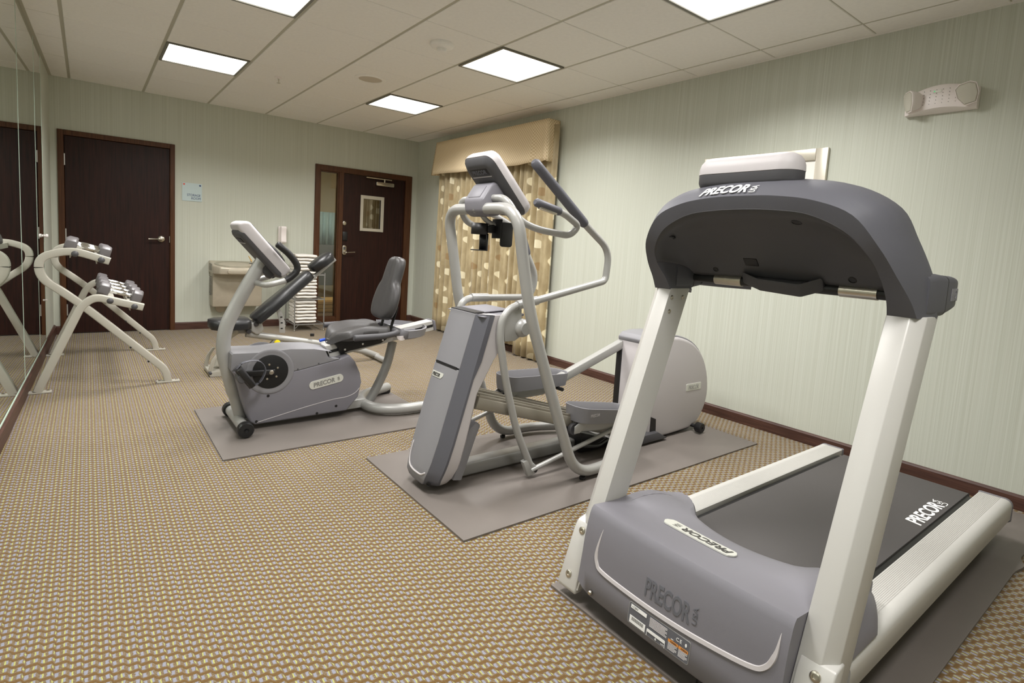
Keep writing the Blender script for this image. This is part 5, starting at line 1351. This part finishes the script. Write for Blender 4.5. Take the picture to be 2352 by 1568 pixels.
G().rtube([W_(1.0, 0, .345), W_(1.25, 0, .335)], .06, .04, (0, 0, 1), .006).make('seat_support', 'silver_d', wb_)
G().prism([(1.24, .31), (1.20, .34), (1.20, .40), (1.24, .43), (1.285, .41), (1.30, .35), (1.27, .31)], 'y', yw-.045, yw+.045).make('hinge_block', 'silver', wb_, bevel=.006)
for p in [(1.2395,-2.3,0.3992),(1.1795,-2.3,0.3391)]:
    G().lathe(p, (0, -1, 0), [(.02, -.01), (.02, .006), (.014, .012), (.008, .012)], 14).make('bolt', 'dgrey', wb_)
sc_ = [(1.406,0.5571),(1.4465,0.4882),(1.4695,0.4115),(1.475,0.3119),(1.4245,0.3143),(1.4228,0.4132),(1.4037,0.4894),(1.3746,0.5389)]
sg_ = G().prism(sc_, 'y', yw-.045, yw-.037).make('angle_sector', 'silver', wb_, bevel=.002)
for p in [(1.4431,-2.295,0.4018),(1.444,-2.295,0.3523),(1.4387,-2.295,0.4513)]:
    G().obox(Vector(p)-Vector((0, 0, 0)), (.009, 0, 0), (0, .002, 0), (0, 0, .005)).make('slot', 'black', sg_, smooth=False)
ar_ = [(.885, .012), (.875, .05), (.895, .13), (.935, .19), (.96, .19), (.925, .13), (.905, .05), (.905, .012)]
G().prism(ar_, 'y', yw-.12, yw-.10).make('leg_brace', 'rack_paint', wb_, bevel=.004)
G().prism(ar_, 'y', yw+.10, yw+.12).make('leg_brace', 'rack_paint', wb_, bevel=.004)
G().rtube([W_(.93, -.14, .02), W_(.93, .14, .02)], .10, .036, (0, 0, 1), .008).make('front_foot', 'rack_paint', wb_)
G().lathe(W_(.885, -.13, .03), (0, -1, 0), [(.012, -.02), (.012, .01), (.007, .014)], 12).make('foot_bolt', 'dgrey', wb_)
kn = [(1.4091,-2.3,0.2294)]
G().lathe(kn[0], (-.3, -1, .1), [(.008, -.05), (.008, 0), (.024, .002), (.027, .016), (.02, .03), (0, .032)], 16).make('pull_knob', 'yellow', wb_)
br2 = [(1.3418,0.1959),(1.401,0.2648),(1.4841,0.2602),(1.4313,0.1708)]
G().prism(br2, 'y', yw-.02, yw+.02).make('knob_bracket', 'silver_d', wb_, bevel=.003)
G().lathe([(1.7168,-2.26,0.2751)][0], (0, 0, 1), [(.018, -.01), (.018, .012), (.01, .014)], 12).make('stop', 'black', wb_)

# ================================================================ DUMBBELL RACK
rk = thing('dumbbell_rack', 'pale grey bent-tube dumbbell rack with two shelves beside the mirrors', 'rack', (.2, -1.78, 0))
PA = [(-0.1551,0.0153),(0.0861,0.5938),(0.1511,0.6324),(0.2393,0.6375),(0.4413,0.5744)]
PB = [(0.2468,0.9024),(0.0513,0.9557),(-0.0422,0.9577),(-0.1145,0.8885),(-0.1182,0.8045),(-0.0748,0.7526),(0.0699,0.6183),(0.515,0.1569),(0.5756,0.0816),(0.595,-0.0112)]
for y, dx in ((-2.42, 0.0), (-1.13, .03)):
    A_ = spline([(x+dx, y, max(z, .012)) for x, z in PA[:1]]+[(PA[0][0]+dx+(PA[1][0]-PA[0][0])*.5, y, (PA[0][1]+PA[1][1])*.5)]+[(x+dx, y, z) for x, z in PA[1:]], 6)
    fa = fillet([(PA[0][0]+dx, y, .012), (PA[1][0]+dx, y, PA[1][1]), (PA[2][0]+dx+.01, y, PA[2][1]+.02), (PA[4][0]+dx, y, PA[4][1])], [.2, .12], 7)
    pb = fillet([(PB[0][0]+dx, y, PB[0][1]), (PB[1][0]+dx-.02, y, PB[1][1]+.02), (PB[3][0]+dx-.02, y, PB[3][1]+.03), (PB[4][0]+dx-.01, y, PB[4][1]-.02), (PB[6][0]+dx, y, PB[6][1]), (PB[8][0]+dx, y, PB[8][1]+.02), (PB[9][0]+dx, y, .012)], [.18, .14, .14, .2, .3, .05], 7)
    fr_ = G().rtube(fa, .056, .05, (0, 0, 1), .006).make('side_frame', 'rack_paint', rk, ang=60)
    G().rtube(pb, .050, .05, (0, 0, 1), .006).make('side_frame', 'rack_paint', rk, ang=60)
    for x in (PA[0][0]+dx, PB[9][0]+dx):
        G().box(x-.075, x+.075, y-.028, y+.028, .0005, .013).make('foot_plate', 'rack_paint', rk, bevel=.003)
        for s in (-.055, .055): G().lathe((x+s, y, .012), (0, 0, 1), [(.009, 0), (.009, .004), (.005, .006)], 10).make('bolt', 'steel', rk)
    for (px_, pz_) in [(0.0562,0.9482),(0.1999,0.9115),(0.246,0.6248),(0.3875,0.5818)]:
        G().lathe((px_+dx, y-.026, pz_), (0, -1, 0), [(.021, -.004), (.02, .004), (.013, .012), (0, .015)], 16).make('cap_nut', 'dgrey', rk)
    for (px_, pz_) in [(0.3622,0.2838),(0.4698,0.1724)]:
        G().lathe((px_+dx, y-.0248, pz_), (0, -1, 0), [(.007, -.003), (.007, .001)], 10).make('hole', 'black', rk)
rails = [(0.0555,0.946),(0.2006,0.9089),(0.2471,0.6195),(0.39,0.5761)]
for x, z in rails:
    G().prism([(x-.03, z+.012), (x+.03, z+.004), (x+.03, z-.002), (x-.024, z+.006), (x-.024, z-.028), (x-.03, z-.028)], 'y', -2.395, -1.155).make('shelf_rail', 'rack_paint', rk, smooth=False)
db_n = 0
def hexh(c, ax, r, h):
    ax = Vector(ax).normalized(); e1 = Vector((0, 1, 0)); e2 = ax.cross(e1)
    rg = []
    for k, hh in ((.82, -h/2), (1, -h/2+.009), (1, h/2-.009), (.82, h/2)):
        rg.append([Vector(c)+ax*hh+(e1*math.cos(PI/6+PI*i/3)+e2*math.sin(PI/6+PI*i/3))*r*k for i in range(6)])
    return rg
def dumbbell(c, slope, label, L=.205, r=.052):
    c = Vector(c); ax = Vector((math.cos(slope), 0, -math.sin(slope)))
    t = thing('hex_dumbbell', label, 'dumbbell', tuple(c), 'hex dumbbells on the rack')
    for s in (-1, 1):
        G().loft(hexh(c+ax*s*L/2, ax, r, .068)).make('hex_head', 'rubber', t, bevel=.003, ang=25)
    hl = L/2-.03
    G().lathe(c, ax, [(.013, -hl), (.017, -hl*.9), (.0135, -hl*.72), (.0165, -hl*.35), (.0175, 0), (.0165, hl*.35), (.0135, hl*.72), (.017, hl*.9), (.013, hl)], 14).make('handle', 'chrome', t)
def rest(i, j, off):
    (xa, za), (xb, zb) = rails[i], rails[j]
    cx, cz = (xa+xb)/2, (za+zb)/2; sl_ = math.atan2(za-zb, xb-xa); return cx, cz+off, sl_
ords = ['nearest the camera', 'second from the camera', 'third from the camera', 'farthest from the camera']
cx, cz, s_ = rest(2, 3, .0565)
for k, (y, r_) in enumerate(((-2.25, .056), (-1.93, .053), (-1.60, .050), (-1.27, .048))):
    dumbbell((cx-.005, y, cz+(r_-.05)*.9-.0), s_, 'black hex dumbbell with chrome handle on the lower shelf, '+ords[k], .205, r_)
cx, cz, s_ = rest(0, 1, .0535)
for k, (y, r_) in enumerate(((-2.24, .050), (-1.93, .047), (-1.62, .045))):
    dumbbell((cx, y, cz+(r_-.05)*.9-.0), s_, 'black hex dumbbell with chrome handle on the upper shelf, '+['nearest the camera', 'middle of three', 'farthest from the camera'][k], .20, r_)

# ================================================================ TOWEL RACK
tk_ = thing('towel_rack', 'grey wire shelf rack holding white towels beside the glazed door', 'rack', (2.25, -.3, 0))
tx0, tx1, ty0, ty1 = 2.075, 2.425, -.485, -.115
for x in (tx0, tx1):
    for y in (ty0, ty1):
        G().cyl((x, y, .02), (x, y, .71), .0075, 10).make('post', 'silver_d', tk_)
        G().lathe((x, y, 0), (0, 0, 1), [(.011, .0005), (.011, .012), (.006, .02), (.006, .03)], 10).make('foot', 'steel', tk_)
for z in (.088, .392, .690):
    sh = G().box(tx0, tx1, ty0-.004, ty0+.004, z-.012, z).box(tx0, tx1, ty1-.004, ty1+.004, z-.012, z).box(tx0-.004, tx0+.004, ty0, ty1, z-.012, z).box(tx1-.004, tx1+.004, ty0, ty1, z-.012, z).make('shelf_rim', 'silver_d', tk_, smooth=False)
    g = G()
    for k in range(15): x = tx0+.012+k*(tx1-tx0-.024)/14; g.cyl((x, ty0, z-.003), (x, ty1, z-.003), .0022, 6)
    g.make('shelf_wire', 'silver_d', sh)['kind'] = 'stuff'
for y in (ty0, ty1):
    G().tube([(tx0+.002, y, .03), (tx0+.05, y, .078)], .003, 6).make('brace', 'silver_d', tk_)
def towel_mesh(seed):
    rnd = random.Random(seed)
    g = G(); W, D_, Hh = .238, .32, .0358
    rings = []; nn = 40
    prof = []
    for k in range(nn):
        a = 2*PI*k/nn; ca, sa = math.cos(a), math.sin(a)
        prof.append((math.copysign(abs(ca)**.35, ca)*(D_/2), math.copysign(abs(sa)**.75, sa)*(Hh/2)))
    for i in range(9):
        x = -W/2+W*i/8; k = 1 if 0 < i < 8 else .96
        rings.append([(x+.002*rnd.uniform(-1, 1), p*(1+.012*rnd.uniform(-1, 1))*k, q*k+.0016*math.sin(x*40+seed)+.0008*rnd.uniform(-1, 1)) for p, q in prof])
    g.loft(rings)
    # rolled fold showing at the end
    sp_ = []
    for k in range(46):
        t = k/45; a = -PI*.5+t*2.3*2*PI; r_ = 1-t*.72
        sp_.append((-D_/2+.052+ math.copysign(abs(math.cos(a))**.7, math.cos(a))*.050*r_, math.sin(a)*(Hh/2-.0005)*r_))
    rws = [[(-W/2-.012+.004*math.sin(k*.9+seed), p, q) for k, (p, q) in enumerate(sp_)], [(-W/2+.02, p, q) for p, q in sp_]]
    n0 = len(g.v); g.grid(rws)
    return g
tw = []
for k in range(4):
    g = towel_mesh(k); o = g.make('folded_towel', 'towel', ang=60, fix=False); tw.append(o)
o_t = ['bottom', 'second from the bottom', 'third from the bottom', 'fourth from the bottom', 'fifth from the bottom', 'sixth from the bottom', 'topmost']
first = set()
for zs_, n_, nm in ((.0885, 7, 'lowest'), (.3925, 7, 'middle'), (.6905, 6, 'top')):
    for k in range(n_):
        i = (k*3+n_) % 4
        o = tw[i] if i not in first else tw[i].copy()
        if i in first: C.objects.link(o)
        first.add(i)
        o.location = (2.222+.004*math.sin(k*2.1), -.30+.004*math.cos(k*3.3), zs_+.0195+k*.0392)
        ordn = 'topmost' if k == n_-1 else o_t[k]
        tag(o, 'white folded towel on the %s rack shelf, %s of its stack' % (nm, ordn), 'towel', 'white folded towels on the rack')
